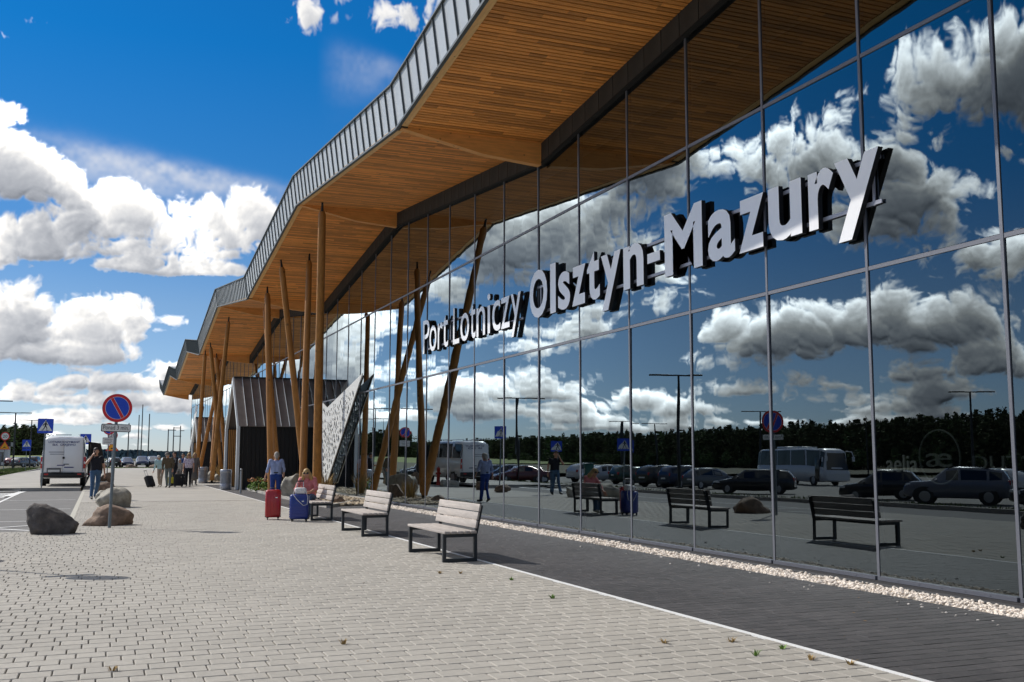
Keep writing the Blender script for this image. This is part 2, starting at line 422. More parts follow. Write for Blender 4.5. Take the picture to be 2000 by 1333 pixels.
# ------------------------------------------------------------------ materials
CONC = M('paver_concrete', (.385, .360, .318), .85, var=.10, scale=14, bump=.35, bscale=160, island=.055, stain=.085)
CONC_FAR = M('paving_far', (.375, .352, .314), .88, var=.05, scale=3, stain=.12)
JOINT = M('joint_sand', (.085, .075, .06), .95, var=.3, scale=40)
DECKM = M('deck_graphite', (.058, .053, .054), .6, var=.25, scale=26, bump=.5, bscale=220, island=.20, stain=.25)
DECKB = M('deck_base', (.012, .012, .012), .9)
ASPH = M('asphalt', (.155, .15, .145), .9, var=.12, scale=1.5, bump=.3, bscale=120)
ASPH2 = M('car_park_asphalt', (.20, .19, .17), .9, var=.14, scale=.5)
PAINT = M('road_paint', (.72, .72, .70), .7, var=.12, scale=6)
GRASSM = M('grass', (.10, .135, .035), .95, var=.45, scale=.9, island=.3)
FIELD = M('field_ground', (.072, .070, .030), .95, var=.35, scale=.05)
KERB = M('kerb_concrete', (.36, .34, .31), .85, var=.15, scale=3)
WHITE = M('white_paint', (.78, .78, .77), .45, var=.04)
STONE = M('white_gravel', (.74, .66, .58), .8, island=.28)
DARKM = M('dark_metal', (.012, .013, .015), .42, spec=.4)
STEEL = M('galvanised_steel', (.30, .32, .34), .45, metal=.7, var=.12, scale=12)
ALU = M('grey_aluminium', (.34, .345, .39), .42, metal=.35)
BLACK = M('black_plastic', (.012, .012, .013), .5)
RUBBER = M('tyre_rubber', (.016, .016, .017), .8)

def structure(o): o['kind'] = 'structure'; return o
def sheet(name, pts, z, mat):
    mb = MB(); mb.add([(x, y, z) for x, y in pts], [tuple(range(len(pts)))])
    return structure(mb.build(name, mat))

# ground sheet to the horizon, car park and roads on top, each a few mm above the one below
sheet('ground', [(-4500, -600), (4500, -600), (4500, 6500), (-4500, 6500)], -.56, FIELD)
sheet('car_park', [(-75, -40), (-10.2, -40), (-10.2, 112), (-75, 112)], -.5, ASPH2)
sheet('far_lot', [(-120, 112), (-6.7, 112), (-6.7, 149.9), (-.7, 150.3), (-.7, 430), (-120, 430)], -.052, FIELD)
sheet('far_lot', [(-.7, 168), (60, 168), (60, 430), (-.7, 430)], -.052, ASPH2)
sheet('road', [(-6.6, -40), (-3.1, -40), (-3.1, 148), (-6.6, 148)], -.045, ASPH)
sheet('parking_bay', [(-3.1, 23.3), (-.62, 23.3), (-.62, 50.2), (-3.1, 50.2)], -.012, ASPH)
structure(MB().quad((-10.3, 64, -.49), (-6.6, 64, -.046), (-6.6, 71, -.046), (-10.3, 71, -.49)).build('road_branch', ASPH))

# bed under the pavers, with the far paving (where single stones can no longer be told) as one sheet
PX0, PX1, PY0, PY1 = -3.1, 5.205, 3.6, 37.0
pave = sheet('pavement', [(-3.1, -40), (5.24, -40), (5.24, PY1 + .1), (-.62, PY1 + .1), (-.62, 23.3), (-3.1, 23.3)], -.016, JOINT)
sheet('forecourt_paving', [(-.62, PY1 + .1), (5.24, PY1 + .1), (5.24, 58), (8.6, 58), (8.6, 150), (-.62, 150)], .0, CONC_FAR)
sheet('island_paving', [(-6.2, 51.2), (-.7, 50.4), (-.66, 150), (-5.2, 150), (-6.6, 90)], .125, CONC_FAR)

def paver_verts(w, d, c=.006, h=.014):
    x, y = w / 2, d / 2
    return [(-x, -y, -h), (x, -y, -h), (x, y, -h), (-x, y, -h), (-x, -y, -c), (x, -y, -c), (x, y, -c), (-x, y, -c),
            (-x + c, -y + c, 0), (x - c, -y + c, 0), (x - c, y - c, 0), (-x + c, y - c, 0)]
PF = [(0, 1, 5, 4), (1, 2, 6, 5), (2, 3, 7, 6), (3, 0, 4, 7), (4, 5, 9, 8), (5, 6, 10, 9), (6, 7, 11, 10), (7, 4, 8, 11), (8, 9, 10, 11)]
def lay_pavers():
    pitch_y, pitch_x = .206, .212; w, d = .2038, .1972
    me = bpy.data.meshes.new('paver'); me.from_pydata(paver_verts(w, d), [], PF); me.materials.append(CONC)
    spots = []; cut = []
    rows = int((PY1 - PY0) / pitch_y)
    for j in range(rows):
        y = PY0 + (j + .5) * pitch_y
        x0 = PX0 if y < 23.2 else -.62
        off = (rnd.choice((.0, .5, .5, .33, .12, .66)) * .5 + (j % 2) * .5) * pitch_x % pitch_x
        n = int((PX1 - x0) / pitch_x) + 1
        xr = x0 + off + pitch_x / 2
        for i in range(n):
            x = xr + i * pitch_x
            if x + w / 2 > PX1:
                if PX1 - (x - w / 2) > .03: cut.append(((x - w / 2 + PX1) / 2, y, PX1 - x + w / 2))
                break
            spots.append((x, y))
        if xr - pitch_x / 2 - x0 > .03: cut.append(((x0 + xr - pitch_x / 2) / 2, y, xr - pitch_x / 2 - x0 - .006))
    def in_view(x, y):
        fw = x * math.sin(YAW) + y * math.cos(YAW); r = x * math.cos(YAW) - y * math.sin(YAW)
        return abs(r) / max(fw, .1) < .53 and fw * .4455 > 0 and fw > 1.5 / .4552
    spots.sort(key=lambda p: (not in_view(*p), p[0] ** 2 + p[1] ** 2))
    V = []; F = []
    for k, (x, y) in enumerate(spots):
        z = rnd.gauss(0, .0008); rx = rnd.gauss(0, .0018); ry = rnd.gauss(0, .0018); rz = rnd.gauss(0, .004)
        if k < 300:
            o = bpy.data.objects.new('paver', me); COL.objects.link(o); o.parent = pave
            o.location = (x, y, z); o.rotation_euler = (rx, ry, rz)
        else:
            b = len(V)
            for v in paver_verts(w, d): V.append((x + v[0], y + v[1], z + v[2] + v[1] * rx - v[0] * ry))
            F.extend([tuple(i + b for i in f) for f in PF])
    for x, y, wc in cut:                                        # stones cut to fit along the edges
        b = len(V); V += [(x + v[0], y + v[1], v[2]) for v in paver_verts(wc, d)]; F.extend([tuple(i + b for i in f) for f in PF])
    o = np_mesh('paver_field', V, F, CONC, pave); o['kind'] = 'stuff'
lay_pavers()

# white edging strip and the graphite deck boards beside the glass
structure(MB().box((5.235, 27, -.004), (.048, 62, .014)).build('white_edging', WHITE))
deck = sheet('deck', [(5.24, -4), (8.72, -4), (8.72, 62), (6.2, 62), (6.2, PY1 + .1), (5.24, PY1 + .1)], -.02, DECKB)
def lay_deck():
    """Graphite pavers in courses across the strip; the nearest as single pieces."""
    w, d = .2080, .1425
    m = bpy.data.meshes.new('paver'); m.from_pydata(paver_verts(w, d, .003, .014), [], PF); m.materials.append(DECKM)
    y = 5.2; n = 0; V = []; F = []
    while y < 31.0:
        x = 5.27 - rnd.choice((0, .33, .5, .7)) * w
        while x < 8.06:
            x0 = max(x, 5.27); x1 = min(x + w, 8.06); x += w + .0025
            if x1 - x0 < .03: continue
            z = rnd.gauss(0, .0006); rx = rnd.gauss(0, .0016); cx_ = (x0 + x1) / 2
            if n < 290 and y > 6.0 and x1 - x0 > w * .98:
                o = bpy.data.objects.new('paver', m); COL.objects.link(o); o.parent = deck; o.location = (cx_, y, z); o.rotation_euler = (rx, 0, 0); n += 1
            else:
                b = len(V); V += [(cx_ + v[0], y + v[1], z + v[2] + v[1] * rx) for v in paver_verts(x1 - x0, d, .003, .014)]; F += [tuple(i + b for i in f) for f in PF]
        y += .149
    o = np_mesh('paver_field', V, F, DECKM, deck); o['kind'] = 'stuff'
    return y - .07
yd = lay_deck()
sheet('deck_path', [(5.27, yd), (6.3, yd), (6.3, 58), (5.27, 58)], -.004, DECKM)
sheet('deck_corner', [(6.3, yd), (8.06, yd), (8.06, 62), (6.3, 62)], -.004, DECKM)

def gravel_strip(x0, x1, y0, y1, n, smin, smax, z=-.015, heap=.025, mat=STONE, parent=None, name='gravel'):
    g = np.random.default_rng(8)
    bm = bmesh.new(); bmesh.ops.create_icosphere(bm, subdivisions=1, radius=1); base = np.array([v.co[:] for v in bm.verts]); tri = np.array([[v.index for v in f.verts] for f in bm.faces]); bm.free()
    keep = base; V = []; F = []
    u = g.random(n) ** 1.9
    ys = y0 + (y1 - y0) * u; xs = g.uniform(x0, x1, n); ss = g.uniform(smin, smax, n) * (1 + .8 * u)
    for i in range(n):
        a = g.uniform(0, 6.28); sc = np.array([1, g.uniform(.6, .95), g.uniform(.45, .8)]) * ss[i]
        p = keep * (1 + g.uniform(-.18, .18, (len(keep), 1))) * sc
        q = np.stack([p[:, 0] * np.cos(a) - p[:, 1] * np.sin(a), p[:, 0] * np.sin(a) + p[:, 1] * np.cos(a), p[:, 2]], 1)
        V.append(q + [xs[i], ys[i], z + g.random() ** 2 * heap]); F.append(tri + i * len(keep))
    o = np_mesh(name, np.concatenate(V), np.concatenate(F), mat, parent); o['kind'] = 'stuff'; return o
gravel_strip(8.07, 8.56, 5.0, 36, 9500, .014, .026, heap=.03)
sheet('gravel_bed', [(8.06, -4), (8.58, -4), (8.58, 36), (8.06, 36)], -.012, M('gravel_bed', (.42, .37, .31), .9, var=.5, scale=60))

# kerbs
def kerb(name, pts, w, z0, z1, mat=KERB):
    mb = MB()
    for a, b in zip(pts, pts[1:]):
        L = math.dist(a, b); n = max(1, int(round(L / 1.0)))
        for i in range(n):
            p = [a[k] + (b[k] - a[k]) * (i + .006) / n for k in (0, 1)]; q = [a[k] + (b[k] - a[k]) * (i + .994) / n for k in (0, 1)]
            mb.beam((*p, (z0 + z1) / 2), (*q, (z0 + z1) / 2), w, z1 - z0)
    return structure(mb.build(name, mat))
kerb('island_kerb', [(-3.1, 50.75), (-.7, 50.3)], .15, -.02, .135)
kerb('island_kerb', [(-3.1, 50.82), (-4.6, 51.6), (-5.9, 54), (-6.3, 60), (-6.3, 90)], .15, -.05, .13)
kerb('verge_kerb', [(-6.68, -40), (-6.68, 63.5)], .16, -.06, .09)
kerb('verge_kerb', [(-6.68, 71.5), (-6.68, 148)], .16, -.06, .09)
kerb('car_park_kerb', [(-10.1, -40), (-10.1, 63.5)], .16, -.55, -.40)
kerb('car_park_kerb', [(-10.1, 71.5), (-10.1, 112)], .16, -.55, -.40)
kerb('bay_edge', [(-.56, 23.4), (-.56, 50.2)], .12, -.02, .004, M('pale_kerb', (.46, .44, .38), .85, var=.1))
# painted lines
def line(a, b, w, z=-.007, name='road_marking'):
    a = Vector((*a, z)); b = Vector((*b, z)); d = (b - a).normalized(); n = Vector((-d.y, d.x, 0)) * w / 2
    return structure(MB().quad(a - n, b - n, b + n, a + n).build(name, PAINT))
line((-3.0, 25.6), (-1.25, 23.6), .13); line((-3.0, 23.75), (-1.3, 25.3), .13, -.003)
for y in (27.0, 33.0, 40.0): line((-3.0, y), (-.7, y), .10)
line((-3.02, 23.4), (-3.02, 49.5), .1, -.003)
line((-3.25, 44.2), (-3.02, 50.0), .3, -.002)
for k in range(6): line((-6.3, 44.0 + k * .95), (-3.3, 44.0 + k * .95), .48, -.04)
structure(MB().quad((-4.4, 50.4, -.002), (-3.2, 50.3, -.002), (-3.3, 52.0, -.002), (-4.7, 52.0, -.002)).build('road_marking', PAINT))

# grass verge and fields: sheet with blades
structure(MB().quad((-10.02, -40, -.42), (-6.76, -40, .03), (-6.76, 63.4, .03), (-10.02, 63.4, -.42)).quad((-10.02, 71.6, -.42), (-6.76, 71.6, .03), (-6.76, 112, .03), (-10.02, 112, -.42)).quad((-10.6, 112, .0), (-6.76, 112, .03), (-6.76, 148, .03), (-10.6, 148, .0)).build('verge', GRASSM))
def blades(name, regions, mat, hmin, hmax, seed=2):
    g = np.random.default_rng(seed); V = []; F = []; k = 0
    for (x0, x1, y0, y1, n, z) in regions:
        xs = g.uniform(x0, x1, n); ys = g.uniform(y0, y1, n); a = g.uniform(0, 6.28, n); h = g.uniform(hmin, hmax, n); l = g.normal(0, .05, (n, 2)); w = h * .22
        z = .03 - .138 * (-6.76 - xs) if z == 's' else np.full(n, z)
        P = np.stack([np.stack([xs - np.cos(a) * w, ys - np.sin(a) * w, z], 1), np.stack([xs + np.cos(a) * w, ys + np.sin(a) * w, z], 1), np.stack([xs + l[:, 0], ys + l[:, 1], z + h], 1)], 1).reshape(-1, 3)
        V.append(P); F.append(np.arange(3 * n).reshape(-1, 3) + k); k += 3 * n
    o = np_mesh(name, np.concatenate(V), np.concatenate(F), mat); o['kind'] = 'stuff'; return o
blades('grass', [(-10, -6.8, 14, 63, 15000, 's'), (-10, -6.8, 72, 112, 6000, 's'), (-10.4, -6.8, 112, 148, 5000, .02), (-1, 12, 149, 152, 3000, -.05), (-100, -76, 30, 170, 9000, -.56)], GRASSM, .06, .2)
sheet('meadow', [(-.66, 150.2), (40, 150.2), (40, 168), (-.66, 168)], -.04, GRASSM)

gravel_strip(7.5, 8.05, 6.2, 16, 42, .010, .020, z=.0, heap=.002, mat=M('strewn_pebbles', (.50, .46, .42), .8, island=.4), name='strewn_gravel')
def litter():
    g = np.random.default_rng(5); n = 90; V = []; F = []
    for i in range(n):
        x = g.uniform(-2.6, 5.5) if i % 3 else g.uniform(5.3, 8.0); y = 5.5 + g.random() ** 1.5 * 18; a = g.uniform(0, 6.28); r = g.uniform(.008, .022)
        c, s_ = math.cos(a) * r, math.sin(a) * r; b = len(V)
        V += [(x - c, y - s_, .002), (x + s_ * .5, y - c * .5, .006), (x + c, y + s_, .003), (x - s_ * .5, y + c * .5, .008)]; F.append((b, b + 1, b + 2, b + 3))
    o = np_mesh('dry_leaves', V, F, M('dry_leaf', (.20, .12, .05), .8, island=.5)); o['kind'] = 'stuff'
litter()

# ------------------------------------------------------------------ terminal building
DG = 8.8                                        # front of the glass
VF = [(-3.6, 8.3), (8.25, 9.48), (20.07, 8.33), (31.87, 9.44), (43.4, 8.1), (55.4, 9.42), (67.0, 7.95), (79.0, 9.3), (91.0, 8.05), (103.0, 9.3), (115.0, 8.1), (125.0, 9.5)]
def zs(y): return float(np.interp(y, [v[0] for v in VF], [v[1] for v in VF]))
def xe(y): return 5.47 + max(0., y - 55) * .011
GEND = 112.0
MUL = [7.967 + 2.069 * k for k in range(-5, 51)]; MUL = [y for y in MUL if y < GEND] + [GEND]

def glass_material():
    m = bpy.data.materials.new('solar_glass'); m.use_nodes = True; nt = m.node_tree; N = nt.nodes; L = nt.links; N.clear()
    out = N.new('ShaderNodeOutputMaterial'); mx = N.new('ShaderNodeMixShader')
    tr = N.new('ShaderNodeBsdfTransparent'); tr.inputs[0].default_value = (.20, .215, .215, 1)
    gl = N.new('ShaderNodeBsdfGlossy'); gl.inputs['Roughness'].default_value = 0.0; gl.inputs[0].default_value = (.80, .93, 1, 1)
    lw = N.new('ShaderNodeLayerWeight'); lw.inputs[0].default_value = .5
    pw = N.new('ShaderNodeMath'); pw.operation = 'POWER'; L.new(lw.outputs['Facing'], pw.inputs[0]); pw.inputs[1].default_value = 2.8
    mr = N.new('ShaderNodeMapRange'); mr.inputs[3].default_value = GLASS_F0; mr.inputs[4].default_value = 1.0; L.new(pw.outputs[0], mr.inputs[0])
    # slow roller-wave of toughened glass
    tc = N.new('ShaderNodeTexCoord'); mp = N.new('ShaderNodeMapping'); mp.inputs['Scale'].default_value = (1, 2.2, .5); L.new(tc.outputs['Object'], mp.inputs[0])
    nz = N.new('ShaderNodeTexNoise'); nz.inputs['Scale'].default_value = .9; nz.inputs['Detail'].default_value = 1; L.new(mp.outputs[0], nz.inputs['Vector'])
    bp = N.new('ShaderNodeBump'); bp.inputs['Strength'].default_value = .035; bp.inputs['Distance'].default_value = .02; L.new(nz.outputs[0], bp.inputs['Height']); L.new(bp.outputs[0], gl.inputs['Normal'])
    L.new(mr.outputs[0], mx.inputs[0]); L.new(tr.outputs[0], mx.inputs[1]); L.new(gl.outputs[0], mx.inputs[2]); L.new(mx.outputs[0], out.inputs[0])
    return m
GLASS_F0 = .145
GLASS = glass_material()
GEDGE = M('glass_edge', (.02, .03, .03), .3)
SOFF = M('soffit_larch', (.83, .335, .074), .6, var=.28, scale=3.0, island=.34, stretch=(1.2, 14, 14), bump=.25, bscale=30, stain=.12)
EAVEM = M('eave_spruce', (.86, .52, .20), .5, var=.15, scale=2.5, stretch=(9, 1, 9), knots=7)
GLULAM = M('glulam', (.78, .37, .105), .55, var=.18, scale=2.5, stretch=(1, 9, 9), bump=.15, bscale=25, knots=5)
UNDER = M('soffit_underlay', (.012, .010, .009), .9)
ZINC = M('fascia_zinc', (.47, .495, .505), .42, metal=.25, var=.06, scale=2, island=.05)
SEAM = M('fascia_seam', (.075, .09, .095), .5)
FLASH = M('flashing_graphite', (.062, .058, .054), .8, spec=.15, var=.15, scale=3)
MULM = M('mullion_grey', (.16, .165, .19), .45, metal=.3)
SILLM = M('sill_blue_grey', (.12, .125, .15), .45, metal=.3)
ROOFM = M('roof_membrane', (.30, .31, .32), .7, var=.1)
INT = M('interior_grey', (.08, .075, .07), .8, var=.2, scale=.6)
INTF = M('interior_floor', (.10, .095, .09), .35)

TB = thing('terminal_building', 'long terminal building with mirror glass front and wavy timber-lined roof', 'building', (14, 50, 0))
def part(mb, name, mat, **k): return mb.build(name, mat, TB, **k)

# glass panes, each set with its own tiny tilt
LEAN = .0040
for i in range(len(MUL) - 1):
    y0, y1 = MUL[i] + .018, MUL[i + 1] - .018
    if y1 - y0 < .2: continue
    for z0, z1a, z1b in ((.075, 3.80, 3.80), (3.86, 6.55, 6.55), (6.61, zs(y0) - .40, zs(y1) - .40)):
        a, b = rnd.gauss(0, .0017), rnd.gauss(LEAN, .0012); yc = (y0 + y1) / 2; zc = (z0 + z1a) / 2
        X = lambda y, z: DG + a * (y - yc) + b * (z - zc)
        P = [(X(y0, z0), y0, z0), (X(y1, z0), y1, z0), (X(y1, z1b), y1, z1b), (X(y0, z1a), y0, z1a)]
        mb = MB(); mb.add(P, [(3, 2, 1, 0)]); mb.cur = 1
        Q = [(p[0] + .024, p[1], p[2]) for p in P]
        for k in range(4): mb.add([P[k], P[(k + 1) % 4], Q[(k + 1) % 4], Q[k]], [(0, 1, 2, 3)])
        part(mb, 'glass_pane', [GLASS, GEDGE], origin=(DG, yc, zc))
# mullions, transoms, sill rails
for y in MUL:
    part(MB().box((DG + .035, y, (zs(y) - .4) / 2), (.10, .042, zs(y) - .40)), 'mullion', MULM, origin=(DG, y, 0))
for i in range(len(MUL) - 1):
    y0, y1 = MUL[i] + .0215, MUL[i + 1] - .0215
    for z in (3.83, 6.58):
        part(MB().box((DG + .036, (y0 + y1) / 2, z), (.09, y1 - y0, .05)), 'transom', MULM, origin=(DG, (y0 + y1) / 2, z))
    mb = MB().box((DG - .005, (y0 + y1) / 2, .052), (.09, y1 - y0, .045))
    if i < 22:
        for k in range(1, 6): mb.tube([(DG - .049, y0 + (y1 - y0) * k / 6, .052), (DG - .054, y0 + (y1 - y0) * k / 6, .052)], .008, 6)
    part(mb, 'sill_rail', SILLM, origin=(DG, (y0 + y1) / 2, .03))
part(MB().box((DG - .02, 54, -.02), (.09, 116, .09)), 'plinth', M('plinth_dark', (.035, .033, .035), .7, var=.2))

# canopy: soffit planks (across the front), underlay, eave boards, folds, fascia
rows = []
y = -2.6
while y < 124.5: rows.append(y); y += .118
pieces = []
g = random.Random(4)
for y in rows:
    x0, x1 = xe(y) + .20, DG - .11; x = x0
    cuts = [x0] + sorted(g.uniform(x0 + .2, x1 - .2) for _ in range(g.choice((1, 2, 2)))) + [x1]
    for a, b in zip(cuts, cuts[1:]): pieces.append((a, b, y))
def plank_verts(a, b, y, w=.090, t=.026):
    z0, z1 = zs(y - w / 2), zs(y + w / 2)
    return [(a, y - w / 2, z0 - t), (b, y - w / 2, z0 - t), (b, y + w / 2, z1 - t), (a, y + w / 2, z1 - t), (a, y - w / 2, z0), (b, y - w / 2, z0), (b, y + w / 2, z1), (a, y + w / 2, z1)]
BF = [(0, 3, 2, 1), (4, 5, 6, 7), (0, 1, 5, 4), (1, 2, 6, 5), (2, 3, 7, 6), (3, 0, 4, 7)]
near = sorted([p for p in pieces if p[2] > 12.4], key=lambda p: p[2])[:300]
ns = set(near); V = []; F = []
for p in pieces:
    vs = plank_verts(*p)
    if p in ns:
        mb = MB(); mb.add(vs, BF); part(mb, 'plank', SOFF, origin=((p[0] + p[1]) / 2, p[2], zs(p[2])))
    else:
        b = len(V); V.extend([(v[0] - 14, v[1] - 50, v[2]) for v in vs]); F.extend([tuple(i + b for i in f) for f in BF])
o = np_mesh('soffit_planks', V, F, SOFF, TB); o['kind'] = 'stuff'
for (ya, za), (yb, zb) in zip(VF, VF[1:]):
    mb = MB(); P = []
    for y, z in ((ya, za), (yb, zb)): P += [(xe(y) + .02, y, z + .03), (DG + .3, y, z + .03)]
    mb.add(P + [(p[0], p[1], p[2] + .05) for p in P], [(0, 1, 3, 2), (4, 6, 7, 5), (0, 4, 5, 1), (2, 3, 7, 6), (0, 2, 6, 4), (1, 5, 7, 3)])
    part(mb, 'soffit_underlay', UNDER)
    mb = MB(); P = []
    for y, z in ((ya + .10, za), (yb - .10, zb)):
        z = zs(y); P += [(xe(y) - .005, y, z - .035), (xe(y) + .19, y, z - .035), (xe(y) + .19, y, z + .02), (xe(y) - .005, y, z + .02)]
    mb.add(P, [(0, 1, 5, 4), (1, 2, 6, 5), (2, 3, 7, 6), (3, 0, 4, 7), (0, 3, 2, 1), (4, 5, 6, 7)])
    part(mb, 'eave_board', EAVEM)
    # roof skin
    mb = MB(); P = []
    for y, z in ((ya, za), (yb, zb)): P += [(xe(y) - .12, y, z + .86), (42, y, z + 1.5)]
    mb.add(P, [(0, 1, 3, 2)]); part(mb, 'roof', ROOFM)
for y, z in VF[1:]:
    X = xe(y); prof = [(X + .08, z + .02), (X + .08, z - .05), (X + 1.9, z - .40), (DG - .102, z - .50), (DG - .102, z + .02)]
    part(MB().prism(prof, y - .09, y + .09, 'y'), 'fold_beam', GLULAM, origin=(X, y, z))
    part(MB().box((X + .09, y, z - .025), (.22, .26, .03)), 'beam_shoe', DARKM)
# fascia: standing-seam panels, seams, drip rail
y = -3.6; pitch = .56
while y < VF[-1][0] - .01:
    nxt = min([v[0] for v in VF if v[0] > y + 1e-6]); y2 = min(y + pitch, nxt)
    if nxt - y2 < .15: y2 = nxt
    P = []
    for yy in (y + .004, y2 - .004):
        z = zs(yy); X = xe(yy); P += [(X, yy, z - .02), (X - .12, yy, z + .86), (X - .09, yy, z + .86), (X + .03, yy, z - .02)]
    mb = MB(); mb.add(P, [(0, 4, 5, 1), (1, 5, 6, 2), (2, 6, 7, 3), (3, 7, 4, 0), (0, 1, 2, 3), (4, 7, 6, 5)]); part(mb, 'fascia_panel', ZINC, origin=(xe(y), y, zs(y)))
    z = zs(y2); X = xe(y2)
    part(MB().beam((X - .018, y2, z - .02), (X - .138, y2, z + .86), .018, .035, (1, 0, 0)), 'fascia_seam', SEAM, origin=(X, y2, z))
    y = y2
for (ya, za), (yb, zb) in zip(VF, VF[1:]):
    mb = MB(); mb.beam((xe(ya) + .0, ya, za - .045), (xe(yb) + .0, yb, zb - .045), .07, .05); mb.beam((xe(ya) - .125, ya, za + .875), (xe(yb) - .125, yb, zb + .875), .09, .035)
    part(mb, 'fascia_rail', SEAM)
# end cap of the roof
mb = MB(); y, z = VF[-1]; X = xe(y)
mb.add([(X, y, z - .02), (X - .12, y, z + .86), (42, y, z + 1.5), (42, y, z)], [(0, 1, 2, 3)]); part(mb, 'roof_end', ZINC)
# dark flashing along the head of the glass
y = 4.0
while y < GEND:
    y2 = y + .6
    mb = MB(); P = []
    for yy in (y + .008, y2 - .018):
        z = zs(yy); P += [(DG - .10, yy, z - .44), (DG - .10, yy, z - .01), (DG - .07, yy, z - .01), (DG - .07, yy, z - .44)]
    mb.add(P, [(0, 4, 5, 1), (1, 5, 6, 2), (2, 6, 7, 3), (3, 7, 4, 0), (0, 1, 2, 3), (4, 7, 6, 5)]); part(mb, 'flashing_panel', FLASH, origin=(DG, y, zs(y)))
    y = y2
for (ya, za), (yb, zb) in zip(VF, VF[1:]):
    if ya > GEND: continue
    part(MB().beam((DG - .05, max(ya, 0), zs(max(ya, 0)) - .45), (DG - .05, min(yb, GEND), zs(min(yb, GEND)) - .45), .12, .02), 'flashing_sill', UNDER)
# the hall behind the glass
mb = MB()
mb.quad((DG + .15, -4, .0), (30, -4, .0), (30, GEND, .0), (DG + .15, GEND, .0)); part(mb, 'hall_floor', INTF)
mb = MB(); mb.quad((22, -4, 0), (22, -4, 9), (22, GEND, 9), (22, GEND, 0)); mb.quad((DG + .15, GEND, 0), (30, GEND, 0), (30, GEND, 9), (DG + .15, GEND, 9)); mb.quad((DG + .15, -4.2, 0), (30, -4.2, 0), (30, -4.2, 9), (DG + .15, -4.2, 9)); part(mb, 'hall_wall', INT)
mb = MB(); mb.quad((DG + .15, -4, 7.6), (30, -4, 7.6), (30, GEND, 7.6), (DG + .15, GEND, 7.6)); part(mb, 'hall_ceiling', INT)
# shop sign just inside
SH = thing('shop_sign', 'pale shop sign lettering behind the glass at the right end of the front', 'sign', (9.6, 9.6, 1.5))
SIGNM = M('shop_lettering', (.55, .60, .58), .5, emit=.07)
SIGND = M('shop_lettering_dim', (.30, .34, .33), .5, emit=.015)
RF = (math.pi / 2, 0, -math.pi / 2)
text_mesh('lettering', 'aelia', SIGNM, SH, (0, 1.12, -.19), RF, extrude=.02, width=.55, height=.32, align='LEFT')
text_mesh('lettering', 'DUTY', SIGND, SH, (0, -.32, -.15), RF, extrude=.02, width=.9, height=.24, align='LEFT')
text_mesh('emblem', 'æ', SIGND, SH, (0, .42, -.12), RF, extrude=.02, width=.42, height=.36, align='LEFT')
mb = MB(); mb.tube([(0, .21 + .33 * math.cos(a), .0 + .33 * math.sin(a)) for a in [i * 2 * math.pi / 40 for i in range(41)]], .012, 6, False); mb.build('ring', SIGND, SH, local=True)

# ------------------------------------------------------------------ raised lettering on the glass
LT = [('P', 28.68, 28.05), ('o', 28.03, 27.38), ('r', 27.25, 26.81), ('t', 26.8, 26.33), ('L', 25.91, 25.4), ('o', 25.3, 24.62), ('t', 24.52, 24.13), ('n', 24.06, 23.44), ('i', 23.27, 23.08), ('c', 22.94, 22.4), ('z', 22.35, 21.81), ('y', 21.73, 21.13)]
LB = [('O', 20.61, 19.65), ('l', 19.49, 19.21), ('s', 19.09, 18.51), ('z', 18.41, 17.8), ('t', 17.73, 17.18), ('y', 17.12, 16.33), ('n', 16.23, 15.49), ('-', 15.35, 14.92), ('M', 14.76, 13.6), ('a', 13.44, 12.71), ('z', 12.6, 11.98), ('u', 11.87, 11.13), ('r', 10.98, 10.47), ('y', 10.44, 9.63)]
LS = thing('airport_sign', 'large raised white letters reading Port Lotniczy Olsztyn-Mazury on the glass', 'sign', (8.757, 19.2, 4.49))
LFACE = M('letter_face', (.90, .90, .91), .16, spec=.6, var=.03, scale=1.5)
LSIDE = M('letter_return', (.012, .012, .014), .45)
for L_, off, cap, xh, des in ((LT, .0, .975, .735, -.26), (LB, .028, 1.05, .785, -.27)):
    for ch, ya, yb in L_:
        fit = (0, cap) if ch in 'POLMli' else (0, xh * 1.20) if ch == 't' else (des, xh) if ch == 'y' else (.33, .50) if ch == '-' else (0, xh)
        o = text_mesh('letter', ch, [LFACE, LSIDE], LS, (0, ya - 19.2, 0.0), RF, extrude=.075, width=ya - yb, fit=fit, align='LEFT', offset=off)
for z in (4.62, 5.18):
    for ya, yb in ((9.7, 15.5), (15.6, 20.6), (21.2, 28.6)):
        MB().box((8.775, (ya + yb) / 2, z), (.022, yb - ya, .05)).build('mounting_rail', ALU, LS)
for y in MUL:
    if 9.5 < y < 29: MB().box((8.774, y - .2, 4.9), (.018, .04, .62)).build('mounting_bracket', ALU, LS)

part(MB().box((8.665, 30, -.004), (.17, 70, .012)), 'drip_strip', M('plinth_dark', (.035, .033, .035)))

